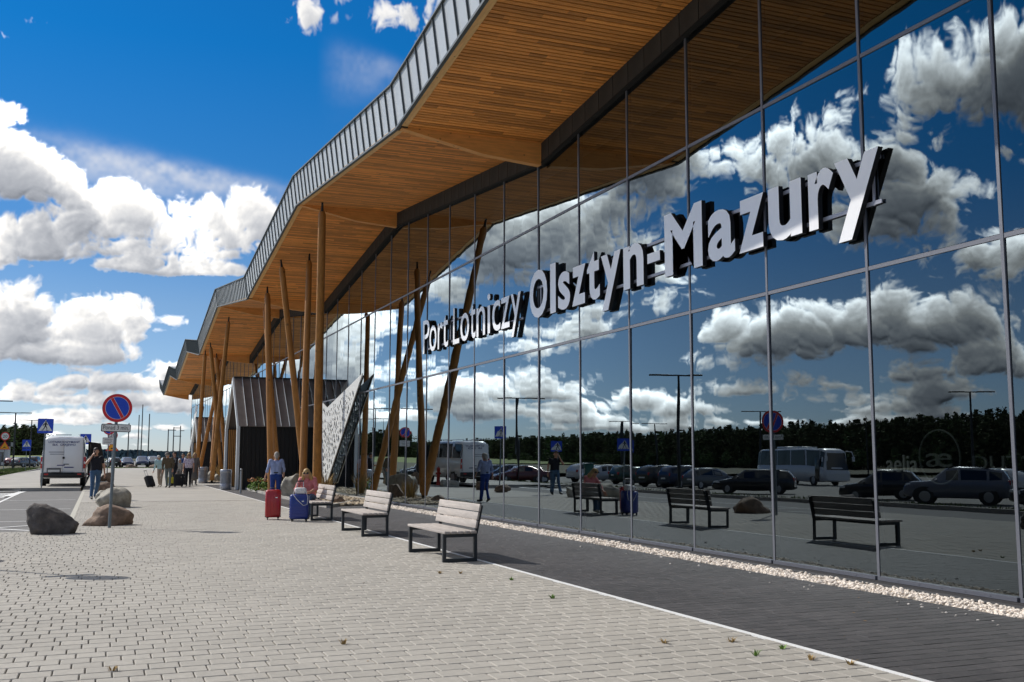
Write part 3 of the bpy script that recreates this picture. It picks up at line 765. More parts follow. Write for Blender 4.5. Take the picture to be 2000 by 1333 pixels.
# ------------------------------------------------------------------ entrance vestibules (gabled black boxes with timber-slatted portals)
CLAD = M('black_cladding', (.010, .0095, .010), .75, var=.25, scale=2, stretch=(4, 4, .6))
VROOF = M('dark_tin_roof', (.19, .165, .152), .5, metal=.1, var=.2, scale=1.5, island=.10)
WFRAME = M('white_portal_frame', (.62, .66, .68), .4)
SLATW = M('portal_larch', (.48, .235, .065), .6, var=.2, scale=3, stretch=(8, 8, 1), island=.12)
def vestibule(label, X0, X1, Y0, Y1, ze, zr):
    ym = (Y0 + Y1) / 2
    t = thing('entrance_vestibule', label, 'entrance', ((X0 + X1) / 2, ym, 0), group='gabled entrance boxes on the glass front')
    for ys, s in ((Y0, 1), (Y1, -1)):
        n = 14; w = (X1 - X0) / n
        for i in range(n):
            MB().box((X0 + (i + .5) * w, ys + .05 * s, ze / 2), (w - .012, .10, ze)).build('wall_board', CLAD, t)
    for ys, s in ((Y0, -1), (Y1, 1)):
        a = Vector((X0 - .05, ys + s * .12, ze - .02)); b = Vector((X0 - .05, ym, zr)); k = 7; w = (X1 - X0 + .05) / k
        d = (b - a); nrm = Vector((0, -d.z, d.y)).normalized() * (-s if s > 0 else 1)
        if nrm.z < 0: nrm = -nrm
        for i in range(k):
            x0 = X0 - .05 + i * w + .004; x1 = x0 + w - .008
            P = [(x0, a.y, a.z), (x1, a.y, a.z), (x1, b.y, b.z), (x0, b.y, b.z)]; Q = [(p[0], p[1] + nrm.y * .03, p[2] + nrm.z * .03) for p in P]
            mb = MB(); mb.add(P + Q, BF); fix_normals(mb.build('roof_panel', VROOF, t))
            if i:
                xs = x0 - .004; q = .055
                mb = MB(); mb.beam((xs, a.y + nrm.y * q, a.z + nrm.z * q), (xs, b.y + nrm.y * q, b.z + nrm.z * q), .02, .09, nrm); mb.build('roof_seam', WFRAME if i % 1 == 0 else VROOF, t)
    MB().beam((X0 - .06, ym, zr + .04), (X1, ym, zr + .04), .22, .05).build('ridge_cap', DARKM, t)
    # portal: pale frame edge, timber lining, slats set back, glazed doors
    mb = MB(); out = [(Y0 - .14, 0), (Y0 - .14, ze), (ym, zr + .02), (Y1 + .14, ze), (Y1 + .14, 0)]; inn = [(Y0 + .05, 0), (Y0 + .05, ze - .05), (ym, zr - .22), (Y1 - .05, ze - .05), (Y1 - .05, 0)]
    vs = [(X0 - .12, *p) for p in out] + [(X0 - .12, *p) for p in inn] + [(X0 + .02, *p) for p in out] + [(X0 + .02, *p) for p in inn]
    fs = []
    for i in range(4): fs += [(i, i + 1, 6 + i, 5 + i), (10 + i, 15 + i, 16 + i, 11 + i), (i, 10 + i, 11 + i, i + 1), (5 + i, 6 + i, 16 + i, 15 + i)]
    mb.add(vs, fs); fix_normals(mb.build('portal_frame', WFRAME, t))
    n = int((Y1 - Y0) / .24)
    for i in range(n):                                              # slats of the gable and the reveals
        y = Y0 + .1 + (i + .5) * (Y1 - Y0 - .2) / n
        top = ze - .1 + (zr - ze - .2) * (1 - abs(y - ym) / ((Y1 - Y0) / 2))
        z0 = 2.45 if Y0 + .9 < y < Y1 - .9 else 0
        MB().box((X0 + .55, y, (top + z0) / 2), (.06, .13, top - z0)).build('slat', SLATW, t)
    for i in range(6):
        MB().box((X0 + .08 + i * .09, Y1 - .12, ze / 2), (.06, .05, ze - .1)).build('slat', SLATW, t)
    MB().box((X0 + .62, ym, ze / 2), (.04, Y1 - Y0 - .2, ze)).build('portal_lining', DARKM, t)
    for s in (-1, 1): MB().box((X0 + .50, ym + s * .75, 1.2), (.05, 1.4, 2.4)).build('door', GEDGE, t)
    return t
vestibule('black gabled entrance box with seamed roof beside the tall timber poles', 6.04, DG - .06, 49.3, 54.0, 2.93, 5.36)
vestibule('smaller-looking far gabled entrance box behind the second pole cluster', 6.7, DG - .06, 78.4, 82.6, 2.62, 4.42)

# ------------------------------------------------------------------ timber poles carrying the canopy
POLEM = M('pole_timber', (.36, .155, .030), .55, var=.3, scale=1.6, stretch=(6, 6, .5), bump=.25, bscale=14, knots=2.6)
def pole(label, base, top, r0=.135, r1=.105):
    b = Vector(base); tp = Vector(top); d = (tp - b).normalized(); L = (tp - b).length
    t = thing('timber_pole', label, 'pole', base, group='leaning timber poles under the canopy')
    n = 9; pts = [b + d * (.18 + (L - .55) * i / n) for i in range(n + 1)]; rr = [r0 + (r1 - r0) * i / n for i in range(n + 1)]
    rr = [r * (1 + .02 * math.sin(i * 2.1 + b.x * 7)) for i, r in enumerate(rr)]
    MB().tube(pts + [pts[-1] + d * .10], rr + [r1 * .62], 14).build('shaft', POLEM, t)
    MB().tube([tp - d * .36, tp - d * .10, tp], [.052, .034, .030], 10).build('steel_tip', DARKM, t)
    MB().tube([b - d * .05, b + d * .2], [.07, .07], 10).box((b.x, b.y, b.z), (.34, .34, .03)).build('base_shoe', DARKM, t)
    return t
def ptop(x, y): return (x, y, zs(y) - .03)
pole('tallest timber pole, its steel tip touching a canopy fold', (6.9, 35.0, .05), ptop(6.09, 30.95), .15, .115)
pole('timber pole just left of the tallest one, leaning towards the viewer', (6.6, 36.0, .05), ptop(6.8, 36.75))
pole('timber pole slanting down to the right across its neighbours', (7.5, 40.0, .05), ptop(5.93, 37.7))
pole('upright timber pole at the left of the near cluster, in front of the black box', (6.35, 41.2, .05), ptop(6.0, 41.4), .14, .115)
pole('timber pole close behind the left upright of the near cluster', (7.0, 43.6, .05), ptop(6.5, 45.5))
pole('tall upright timber pole behind the roof of the near black box', (6.05, 61.2, .05), ptop(6.3, 57.4))
pole('upright timber pole at the left end of the far cluster', (5.95, 70.2, .05), ptop(5.87, 65.8))
pole('timber pole of the far cluster leaning up to the left', (7.2, 66.6, .05), ptop(5.95, 63.7))
pole('short-looking timber pole of the far cluster with a dark steel tip', (7.9, 70.0, .05), ptop(6.6, 66.5))
pole('timber pole of the far cluster leaning up to the right from the planter', (6.2, 72.0, .05), ptop(7.2, 67.9))
pole('timber pole crossing behind the others in the far cluster', (6.9, 70.5, .05), ptop(7.6, 74.0))

# ------------------------------------------------------------------ perforated white panel standing off the glass
PERF = M('perforated_white_sheet', (.60, .61, .60), .45, var=.03)
def perf_panel(name, label, outline, X, seed, nh, thick=.03, lean=0.):
    """outline in (Y, Z); a CDT keeps the cut holes open."""
    g = random.Random(seed)
    yc = sum(p[0] for p in outline) / len(outline)
    t = thing(name, label, 'screen', (X, yc, 0), group='perforated white metal wings on the glass front')
    def inside(pt, poly):
        c = False; n = len(poly)
        for i in range(n):
            (x1, y1), (x2, y2) = poly[i], poly[(i + 1) % n]
            if (y1 > pt[1]) != (y2 > pt[1]) and pt[0] < (x2 - x1) * (pt[1] - y1) / (y2 - y1) + x1: c = not c
        return c
    def edge_dist(pt, poly):
        d = 9.; n = len(poly)
        for i in range(n):
            a = Vector(poly[i]); b = Vector(poly[(i + 1) % n]); p = Vector(pt); k = max(0, min(1, (p - a).dot(b - a) / (b - a).length_squared)); d = min(d, (p - a - (b - a) * k).length)
        return d
    ys = [p[0] for p in outline]; zz = [p[1] for p in outline]; holes = []; cen = []
    for _ in range(6000):
        if len(holes) >= nh: break
        p = (g.uniform(min(ys), max(ys)), g.uniform(min(zz), max(zz)))
        f = (p[1] - min(zz)) / (max(zz) - min(zz))
        if g.random() < f * .95: continue
        r = g.uniform(.045, .13) * (1 - .25 * f)
        if not inside(p, outline) or edge_dist(p, outline) < r * 1.5 + .05: continue
        if any(math.dist(p, c[0]) < (r + c[1]) * 1.02 for c in cen): continue
        cen.append((p, r)); a0 = g.uniform(.5, 1.1); m = g.choice((4, 5, 6)); el = g.uniform(1.1, 1.7)
        poly = []
        for k in range(m):
            a = 2 * math.pi * k / m + g.uniform(-.2, .2); u, v = math.cos(a) * r * el, math.sin(a) * r / el * 1.25
            poly.append((p[0] + u * math.cos(a0) - v * math.sin(a0), p[1] + u * math.sin(a0) + v * math.cos(a0)))
        holes.append(poly)
    loops = [outline] + holes
    co = []; ed = []
    for lp in loops:
        b = len(co); co += [Vector(p) for p in lp]; ed += [(b + i, b + (i + 1) % len(lp)) for i in range(len(lp))]
    vv, ee, ff, *_ = delaunay_2d_cdt(co, ed, [], 0, 1e-5)
    bm = bmesh.new(); zmin = min(zz)
    bv = [bm.verts.new((X + lean * (v[1] - zmin), v[0], v[1])) for v in vv]
    for f in ff:
        c = ((vv[f[0]][0] + vv[f[1]][0] + vv[f[2]][0]) / 3, (vv[f[0]][1] + vv[f[1]][1] + vv[f[2]][1]) / 3)
        if not inside(c, outline) or any(inside(c, h) for h in holes): continue
        try: bm.faces.new([bv[i] for i in f])
        except ValueError: pass
    r = bmesh.ops.extrude_face_region(bm, geom=bm.faces[:]); bmesh.ops.translate(bm, verts=[q for q in r['geom'] if isinstance(q, bmesh.types.BMVert)], vec=(thick, 0, 0))
    bmesh.ops.recalc_face_normals(bm, faces=bm.faces)
    off = abs_loc(t)
    for v in bm.verts: v.co -= off
    me = bpy.data.meshes.new('sheet'); bm.to_mesh(me); bm.free(); me.materials.append(PERF)
    o = bpy.data.objects.new('sheet', me); COL.objects.link(o); o.parent = t
    e = max(outline, key=lambda p: p[1]); b0 = min(outline, key=lambda p: p[1])
    MB().beam((X + .06, b0[0], b0[1] + .03), (X + .06 + lean * (e[1] - zmin), e[0] + .08, e[1] - .08), .04, .05, (1, 0, 0)).build('edge_frame', DARKM, t)
    for f in (.25, .62): 
        p = (b0[0] + (e[0] - b0[0]) * f + .2, b0[1] + (e[1] - b0[1]) * f + .1)
        MB().beam((X + .05, *p), (DG - .04, *p), .05, .05).build('bracket', ALU, t)
    return t
perf_panel('perforated_screen', 'white perforated V-shaped metal wing standing by the glass near the benches', [(43.2, 3.88), (41.7, 3.5), (35.7, 4.46), (41.45, .45), (42.2, .45)], 8.56, 3, 190, lean=.004)
perf_panel('perforated_screen', 'far perforated metal wing beyond the second entrance box', [(103.5, 6.6), (101.2, 6.2), (108.8, 2.2), (109.6, 2.2)], 8.50, 5, 60)

# ------------------------------------------------------------------ planters with rocks, cobbles and dry grass
PEBB = M('cobbles', (.46, .37, .26), .85, island=.4, var=.15, scale=6)
def planter(name, label, pts, ptsin=None):
    t = thing(name, label, 'planter', (sum(p[0] for p in pts) / len(pts), sum(p[1] for p in pts) / len(pts), 0))
    mb = MB()
    for a, b in zip(pts, pts[1:] + pts[:1]): mb.beam((*a, .035), (*b, .035), .10, .11)
    mb.build('kerb_edge', KERB, t)
    mb = MB(); mb.prism(pts, -.015, .03, 'z'); mb.build('soil', M('planter_soil', (.30, .245, .17), .95, var=.4, scale=9), t)
    return t
PL1 = planter('rock_planter', 'kerbed planter of cobbles and rocks at the feet of the near poles', [(6.38, 30.6), (7.9, 33.6), (8.66, 34.2), (8.66, 49.0), (6.4, 49.0), (6.3, 40)])
PL2 = planter('rock_planter', 'kerbed planter of rocks at the feet of the far pole cluster', [(5.9, 61.5), (8.66, 61.5), (8.66, 77), (6.2, 77), (5.8, 70)])
gravel_strip(6.5, 8.5, 31.6, 48.5, 1100, .05, .085, z=.03, heap=.03, mat=PEBB, parent=None, name='cobble_gravel')
gravel_strip(6.1, 8.5, 62, 76, 500, .06, .11, z=.03, heap=.03, mat=PEBB, parent=None, name='cobble_gravel')
ROCKD = M('dark_boulder', (.085, .074, .068), .85, var=.65, scale=5, bump=1.6, bscale=9, stain=.3)
ROCKB = M('brown_boulder', (.22, .15, .105), .85, var=.6, scale=5, bump=1.5, bscale=9, stain=.3)
ROCKG = M('grey_boulder', (.36, .335, .28), .85, var=.4, scale=5, bump=1.3, bscale=9, stain=.25)
def boulder(label, loc, size, mat, seed, rz=0., shape=None, group='boulders along the pavement edge', sink=.06):
    bm = bmesh.new(); bmesh.ops.create_icosphere(bm, subdivisions=4, radius=1)
    g = random.Random(seed); planes = []
    for _ in range(16):
        n = Vector((g.gauss(0, 1), g.gauss(0, 1), g.gauss(0, .8))).normalized(); planes.append((n, g.uniform(.60, .92)))
    from mathutils import noise as ns_
    o3 = Vector((seed * 3.7, seed * 1.3, 0))
    for v in bm.verts:
        p = v.co.copy(); p += p * ns_.fractal(p * .9 + o3, 1.0, 2.0, 3) * .17
        for n, d in planes:
            k = p.dot(n)
            if k > d: p -= n * (k - d) * .97
        p += p.normalized() * (ns_.fractal(p * 1.6 + o3, .8, 2.1, 7) * .11 + ns_.noise(p * 9 + o3) * .02)
        if shape: p = shape(p)
        p.z = max(p.z, -.45 - .05 * ns_.noise(p * 3 + o3)); v.co = Vector((p.x * size[0], p.y * size[1], p.z * size[2]))
    zm = min(v.co.z for v in bm.verts)
    for v in bm.verts: v.co.z -= zm
    me = bpy.data.meshes.new('boulder'); bm.to_mesh(me); bm.free(); me.materials.append(mat)
    for p in me.polygons: p.use_smooth = True
    o = bpy.data.objects.new('boulder', me); COL.objects.link(o); o.location = (loc[0], loc[1], loc[2] - sink); o.rotation_euler = (0, 0, rz)
    return tag(o, label, 'boulder', group)
def wedge(p): 
    q = p.copy(); q.z *= (1.25 - .75 * max(0, min(1, (p.x + .55) / 1.3))) if p.z > 0 else 1; q.x -= .42 * max(q.z, 0); return q
boulder('big dark wedge-shaped boulder at the corner of the parking bay', (-.74, 22.4, 0), (.50, .42, .47), ROCKD, 3, 0, wedge)
boulder('flat rust-brown boulder right behind the no-waiting sign post', (.27, 24.75, 0), (.60, .42, .34), ROCKB, 7, .1)
boulder('rounded sandy boulder behind the brown one at the pavement edge', (.38, 33.3, 0), (.56, .5, .50), ROCKG, 21, .4)
boulder('small upright boulder in front of the phoning man', (.28, 37.0, 0), (.36, .33, .36), ROCKG, 5, 1.0)
boulder('ball-like boulder right of the stacked rocks', (.72, 43.0, 0), (.36, .34, .33), ROCKB, 31, .3)
boulder('pointed boulder farther along the pavement edge', (.35, 46.6, 0), (.34, .34, .42), ROCKB, 8, .9)
boulder('low boulder near the red hydrant', (.15, 52.6, 0), (.45, .40, .36), ROCKG, 9, 2.)
boulder('tall slab boulder beside the rear of the white van', (.45, 57.5, 0), (.42, .38, .55), ROCKB, 15, 2.)
boulder('round dark boulder opposite the nearest bench', (-1.75, 16.9, 0), (.42, .40, .36), ROCKD, 44, 1.2)
boulder('boulder by the post of the second no-waiting sign', (-2.5, 14.4, 0), (.4, .35, .3), ROCKD, 46, 1.2)
GP = 'rocks set in the planters'
boulder('large pale pointed rock beside the man in the blue shirt', (6.75, 38.2, .03), (.62, .5, .66), ROCKG, 18, .6, None, GP)
boulder('reddish rock behind the nearest bench but two, at the planter corner', (7.1, 32.6, .03), (.28, .26, .20), ROCKB, 19, .2, None, GP)
boulder('brown rock in the planter seen in the glass beside the poles', (7.6, 36.2, .03), (.36, .3, .42), ROCKB, 23, .9, None, GP)
boulder('flat light slab leaning in the far planter', (6.35, 65.0, .03), (.55, .3, .52), ROCKG, 25, .3, None, GP)
boulder('grey tilted rock by the slab in the far planter', (6.5, 62.6, .03), (.5, .35, .40), ROCKG, 27, 1.3, None, GP)
boulder('small pale rock behind the far bin', (6.0, 71.0, .03), (.45, .35, .42), ROCKG, 29, 1.3, None, GP)
boulder('low rock at the edge of the far parking lawn', (4.3, 152, -.05), (1.0, .6, .4), ROCKB, 33, 0, None, 'rocks on the far lawn')
boulder('second low rock on the far lawn, nearer the building', (7.4, 152, -.05), (1.0, .6, .45), ROCKB, 34, 0, None, 'rocks on the far lawn')
DRY = M('dry_grass', (.36, .24, .09), .9, island=.35); LEAFG = M('shrub_leaves', (.13, .24, .03), .7, island=.5); LEAFR = M('red_leaves', (.40, .16, .06), .7, island=.3)
def tuft(label, loc, h, n, mat, spread=.25, group=None, seed=1, cat='plant', name='grass_tuft'):
    g = random.Random(seed); mb = MB()
    for _ in range(n):
        a = g.uniform(0, 6.28); r = g.uniform(0, spread * .4); l = g.uniform(.3, 1) * spread; hh = h * g.uniform(.55, 1.1)
        x, y = r * math.cos(a), r * math.sin(a); ex, ey = x + l * math.cos(a), y + l * math.sin(a); w = .006 + h * .012
        px, py = -math.sin(a) * w, math.cos(a) * w
        mb.add([(x - px, y - py, 0), (x + px, y + py, 0), (x + (ex - x) * .4 + px * .8, y + (ey - y) * .4 + py * .8, hh * .65), (x + (ex - x) * .4 - px * .8, y + (ey - y) * .4 - py * .8, hh * .65), (ex, ey, hh)], [(0, 1, 2, 3), (3, 2, 4)])
    o = mb.build(name, mat); o.location = loc; return tag(o, label, cat, group)
tuft('dry straw-coloured grass at the foot of the tallest pole', (7.3, 35.2, .03), .75, 70, DRY, .35, 'dry grasses in the planters', 2)
tuft('dry grass clump behind the seated woman', (7.0, 37.0, .03), .65, 50, DRY, .3, 'dry grasses in the planters', 3)
tuft('tall dry grass against the perforated wing', (8.1, 39.5, .03), .9, 80, DRY, .4, 'dry grasses in the planters', 4)
tuft('dry grass clump in the far planter beside the leaning pole', (7.0, 66.0, .03), 1.1, 80, DRY, .5, 'dry grasses in the planters', 5)
tuft('wide dry grass at the wall end of the near planter', (8.2, 45.2, .03), .8, 60, DRY, .4, 'dry grasses in the planters', 6)
def shrub():
    t = thing('flowering_shrub', 'small green shrub with reddish tips in front of the black box', 'shrub', (6.42, 45.2, .03)); g = random.Random(6)
    for mat, n, zmin in ((LEAFG, 320, .05), (LEAFR, 90, .42)):
        mb = MB()
        for _ in range(n):
            a = g.uniform(0, 6.28); r = math.sqrt(g.random()) * .48; z = zmin + g.random() * (.62 - zmin) * (1 - (r / .5) ** 2 * .6); s = g.uniform(.035, .075)
            rot = Euler((g.uniform(-1, 1), g.uniform(-1, 1), a)).to_matrix()
            mb.add([rot @ Vector(q) * s + Vector((r * math.cos(a), r * math.sin(a), z)) for q in ((-1, 0, 0), (0, -.5, 0), (1, 0, .1), (0, .5, 0))], [(0, 1, 2, 3)])
        mb.build('foliage', mat, t, local=True)
    MB().tube([(0, 0, 0), (0, 0, .35)], [.03, .015], 6).build('stem', POLEM, t, local=True)
shrub()
WG = 'weeds in the paving joints'
wl = ['green weed tuft by the white edging, third from the bottom corner', 'straw-coloured weed tuft near the edging', 'dry weed tuft farthest up the edging of the lower group', 'green weed tuft second from the bottom corner', 'straw-coloured weed tuft set back from the edging', 'dry weed tuft closest to the bottom right corner', 'lone green weed in the paving between bench and camera', 'dry weed just in front of the nearest bench', 'tiny dry weed right of the one before the nearest bench', 'green weed between the nearest bench and the edging', 'dry weed in the paving at the bottom left', 'dry weed in the paving at the bottom centre']
for k, (x, y) in enumerate([(5.05, 6.75), (5.32, 6.45), (5.2, 7.3), (5.4, 6.9), (4.66, 7.45), (5.48, 6.2), (4.9, 10.2), (4.5, 12.9), (4.75, 12.8), (5.1, 11.9), (.15, 7.95), (1.9, 8.4)]):
    tuft(wl[k], (x - (.34 if x > 4.4 else 0), y, -.005), .045, 14, LEAFG if 'green' in wl[k] else DRY, .055, WG, 30 + k, 'weed', 'weed_tuft')

# ------------------------------------------------------------------ benches
BSLAT = M('weathered_slat', (.42, .375, .34), .7, var=.2, scale=3, stretch=(9, 1, 9), island=.07, bump=.2, bscale=40)
BSLATD = M('slat_end', (.10, .06, .04), .8)
BFRAME = M('bench_frame_graphite', (.016, .021, .026), .42, spec=.5)
def make_bench(label):
    t = thing('bench', label, 'bench', (0, 0, 0), group='slatted benches along the white edging')
    for y in (-.86, .86):                                       # frames: closed loop of square tube and a raked back post
        mb = MB(); w = .05
        mb.box((-.235, y, .20), (w, w, .40)).box((.235, y, .20), (w, w, .40)).box((0, y, .025), (.42, w, w)).box((0, y, .375), (.42, w, w))
        mb.beam((.240, y, .39), (.325, y, .80), w, w, (1, 0, 0)); mb.build('side_frame', BFRAME, t, local=True)
    MB().box((.0, 0, .372), (.04, 1.66, .03)).build('cross_bar', BFRAME, t, local=True)
    for k in range(5): MB().box((-.215 + k * .1, 0, .421), (.088, 1.90, .036), None, .004).build('seat_slat', BSLAT, t, local=True)
    mb = MB()
    for k in range(5):
        for y in (-.86, .86): mb.tube([(-.215 + k * .1, y, .438), (-.215 + k * .1, y, .4415)], .009, 8)
    mb.build('bolt', STEEL, t, local=True)
    tilt = math.atan2(.085, .41); rot = Matrix.Rotation(tilt, 3, 'Y')
    for k in range(3):
        z = .53 + k * .118; x = .24 + (z - .39) * .085 / .41 - .040
        MB().box((x, 0, z), (.030, 1.90, .108), rot, .004).build('back_slat', BSLAT, t, local=True)
    return t
b1 = make_bench('nearest bench, beside the white edging strip')
b2 = copy_tree(b1); b2['label'] = 'middle bench of the row, empty'
b3 = copy_tree(b1); b3['label'] = 'third bench, the one the woman in pink sits on'
b1.location = (4.885, 15.07, 0); b2.location = (4.94, 20.2, 0); b3.location = (4.97, 25.4, 0)

# ------------------------------------------------------------------ luggage
RED = M('red_shell', (.42, .012, .016), .32, coat=.3); BLUE = M('blue_shell', (.008, .03, .23), .35, coat=.3); CHAR = M('charcoal_fabric', (.016, .017, .022), .8)
SILV = M('silver_tube', (.65, .66, .68), .25, metal=.9)
def rbox(mb, c, s, r=.05): return mb.box(c, s, None, r)
def suitcase(name, label, loc, rz, w, d, h, mat, ribs='v', handle=0., bag=False, tilt=0., group='suitcases'):
    t = thing(name, label, 'suitcase', loc, rz, group)
    if tilt: t.rotation_euler = (tilt, 0, rz)
    z0 = .055
    mb = MB(); rbox(mb, (0, 0, z0 + h / 2), (w, d, h), min(w, d) * .22); mb.build('shell', mat, t, local=True)
    mb = MB()
    if ribs == 'v':
        for k in range(5): mb.box((-w * .36 + k * w * .18, -d / 2 - .002, z0 + h / 2), (.012, .012, h * .86), None, .004)
    else:
        for k in range(7): mb.box((0, -d / 2 - .002, z0 + h * (.10 + .125 * k)), (w * .86, .012, .012), None, .004); 
        for k in range(9): mb.box((-w / 2 - .001, 0, z0 + h * (.10 + .098 * k)), (.012, d * .7, .03), None, .004)
    mb.build('rib', mat, t, local=True)
    MB().box((0, -.0, z0 + h / 2), (w + .004, .012, h + .004), None, .004).build('zip_seam', BLACK, t, local=True)
    for sx in (-1, 1):
        for sy in (-1, 1):
            MB().tube([(sx * (w / 2 - .06) - .012, sy * (d / 2 - .05), .028), (sx * (w / 2 - .06) + .012, sy * (d / 2 - .05), .028)], .028, 12).box((sx * (w / 2 - .06), sy * (d / 2 - .05), .05), (.05, .05, .02)).build('wheel', BLACK, t, local=True)
    MB().tube([(-.09, 0, z0 + h), (-.08, 0, z0 + h + .035), (.08, 0, z0 + h + .035), (.09, 0, z0 + h)], .011, 8).build('top_handle', BLACK, t, local=True)
    MB().box((w * .2, -d / 2 - .006, z0 + h * .72), (.05, .006, .022)).build('badge', SILV, t, local=True)
    if handle:
        mb = MB()
        for sx in (-.075, .075): mb.tube([(sx, d * .25, z0 + h - .05), (sx, d * .25, z0 + h + handle)], .009, 8)
        mb.build('telescopic_rod', SILV, t, local=True)
        MB().tube([(-.085, d * .25, z0 + h + handle), (.085, d * .25, z0 + h + handle)], .016, 8).build('grip', BLACK, t, local=True)
    return t
suitcase('suitcase', 'tall red hard-shell suitcase standing behind the man in the blue shirt', (3.96, 25.4, 0), R(-8), .37, .27, .66, RED)
BC = suitcase('suitcase', 'blue ribbed hard-shell suitcase with raised silver handle in front of the woman', (4.42, 24.42, 0), R(-16), .44, .27, .58, BLUE, 'h', .30)
HB = thing('handbag', 'white handbag with a long strap resting on the blue suitcase', 'bag', (4.42, 24.42, .636), R(-16))
HBM = M('white_leather', (.72, .70, .70), .5, var=.08, scale=8, bump=.2, bscale=20)
mb = MB(); rbox(mb, (.02, -.02, .075), (.27, .14, .15), .045); mb.build('pouch', HBM, HB, local=True)
mb = MB(); mb.tube([(-.11, -.09, .12), (-.14, -.15, .0), (-.05, -.165, -.12), (.10, -.165, -.26), (.19, -.16, -.24), (.20, -.14, -.08), (.14, -.09, .10)], .008, 6); mb.build('strap', HBM, HB, local=True)
MB().box((.02, -.092, .09), (.05, .006, .03)).build('clasp', SILV, HB, local=True)

# ------------------------------------------------------------------ bins, bollard, hydrant, machine
BINM = M('bin_steel', (.33, .34, .37), .42, metal=.6, var=.1, scale=10)
def make_bin(label):
    t = thing('litter_bin', label, 'bin', (0, 0, 0), group='round steel litter bins')
    MB().lathe([(.25, .0), (.262, .02), (.262, .27), (.25, .285), (.25, .30)], n=28).build('base_ring', BINM, t, local=True)
    mb = MB()
    for k in range(30):
        a = 2 * math.pi * k / 30; mb.box((.255 * math.cos(a), .255 * math.sin(a), .53), (.014, .036, .47), Matrix.Rotation(a, 3, 'Z'))
    mb.build('stave', BINM, t, local=True)
    MB().lathe([(.238, .29), (.238, .78), (.2, .78)], n=24).build('liner', M('bin_liner', (.15, .155, .17), .6), t, local=True)
    MB().lathe([(.262, .76), (.27, .80), (.27, .90), (.255, .925), (.19, .93), (.18, .90)], n=28).build('lid_ring', BINM, t, local=True)
    return t
bn = make_bin('steel litter bin in front of the near entrance box'); bn2 = copy_tree(bn); bn2['label'] = 'farther steel litter bin beside the walking group'
bn.location = (5.5, 49.3, 0); bn2.location = (5.6, 61.6, 0)
BO = thing('bollard', 'slim grey metal bollard by the near litter bin', 'bollard', (5.52, 44.0, 0))
MB().tube([(0, 0, 0), (0, 0, .98)], .048, 14).build('post', STEEL, BO, local=True); MB().lathe([(.05, .98), (.05, 1.0), (.02, 1.02)], n=14).build('cap', STEEL, BO, local=True); MB().box((-.03, -.045, .93), (.05, .02, .03)).build('hook', BLACK, BO, local=True)
HY = thing('hydrant', 'red standing fire hydrant by the pavement boulders', 'hydrant', (-.25, 55.2, 0)); HM = M('hydrant_red', (.42, .02, .012), .45)
MB().lathe([(.13, 0), (.13, .03), (.09, .05), (.085, .78), (.11, .80), (.11, .92), (.07, .98), (.03, 1.0)], n=16).build('barrel', HM, HY, local=True)
for s in (-1, 1): MB().tube([(s * .06, 0, .66), (s * .17, 0, .66)], [.05, .055], 10).build('outlet', HM, HY, local=True)
MB().tube([(0, 0, .98), (0, 0, 1.06)], .025, 6).build('spindle', SILV, HY, local=True)
TK = thing('ticket_machine', 'green parking ticket machine on the car park verge', 'machine', (-11.2, 58.5, -.5)); GM = M('machine_green', (.02, .10, .07), .5)
mb = MB(); rbox(mb, (0, 0, .85), (.55, .5, 1.7), .04); mb.build('cabinet', GM, TK, local=True)
MB().box((.281, 0, 1.25), (.012, .34, .34)).build('screen_panel', M('machine_panel', (.4, .42, .42), .4), TK, local=True); MB().prism([(-.36, 1.72), (.42, 1.76), (.42, 1.80), (-.36, 1.78)], -.32, .32, 'y').build('canopy', GM, TK, local=True)

# ------------------------------------------------------------------ road signs
SRED = M('sign_red', (.66, .012, .020), .35); SBLU = M('sign_blue', (.008, .06, .56), .35); SYEL = M('sign_yellow', (.80, .36, .01), .4); SWHT = M('sign_white', (.72, .73, .72), .4); SBACK = M('sign_back_grey', (.20, .21, .22), .5, metal=.3); SBLK = M('sign_black', (.01, .01, .01), .5)
POST = M('sign_post', (.17, .20, .22), .5, metal=.35, var=.1, scale=8)
def disc(mb, r, y, th=.004, c=(0, 0), n=40): return mb.prism([(c[0] + r * math.cos(2 * math.pi * k / n), c[1] + r * math.sin(2 * math.pi * k / n)) for k in range(n)], y - th, y, 'y')
def rrect(w, h, r, n=5):
    P = []
    for sx, sy, a0 in ((1, 1, 0), (-1, 1, 90), (-1, -1, 180), (1, -1, 270)):
        for k in range(n + 1):
            a = R(a0 + 90 * k / n); P.append((sx * (w / 2 - r) + r * math.cos(a), sy * (h / 2 - r) + r * math.sin(a)))
    return P
def pnl(t, name, poly, y, mat, th=.004, z=0.):
    mb = MB(); mb.prism([(a, b + z) for a, b in poly], y - th, y, 'y'); return fix_normals(mb.build(name, mat, t, local=True))
def no_waiting(t, z, r=.30, y=-.045):
    mb = MB(); disc(mb, r, y, .012, (0, z)); fix_normals(mb.build('sign_disc', [SBACK], t, local=True))
    mb = MB(); disc(mb, r - .004, y - .012, .003, (0, z)); fix_normals(mb.build('red_rim', SRED, t, local=True))
    mb = MB(); disc(mb, r * .80, y - .015, .002, (0, z)); fix_normals(mb.build('white_line', SWHT, t, local=True))
    mb = MB(); disc(mb, r * .775, y - .017, .002, (0, z)); fix_normals(mb.build('blue_field', SBLU, t, local=True))
    for w, yy, m in ((r * .24, y - .019, SWHT), (r * .19, y - .021, SRED)):
        a = R(-60); d = Vector((math.cos(a), math.sin(a))); n = Vector((-d.y, d.x)); L = r * .775
        pnl(t, 'diagonal_bar', [tuple(d * L * s1 + n * w / 2 * s2) for s1, s2 in ((-1, -1), (1, -1), (1, 1), (-1, 1))], yy, m, .002, z)
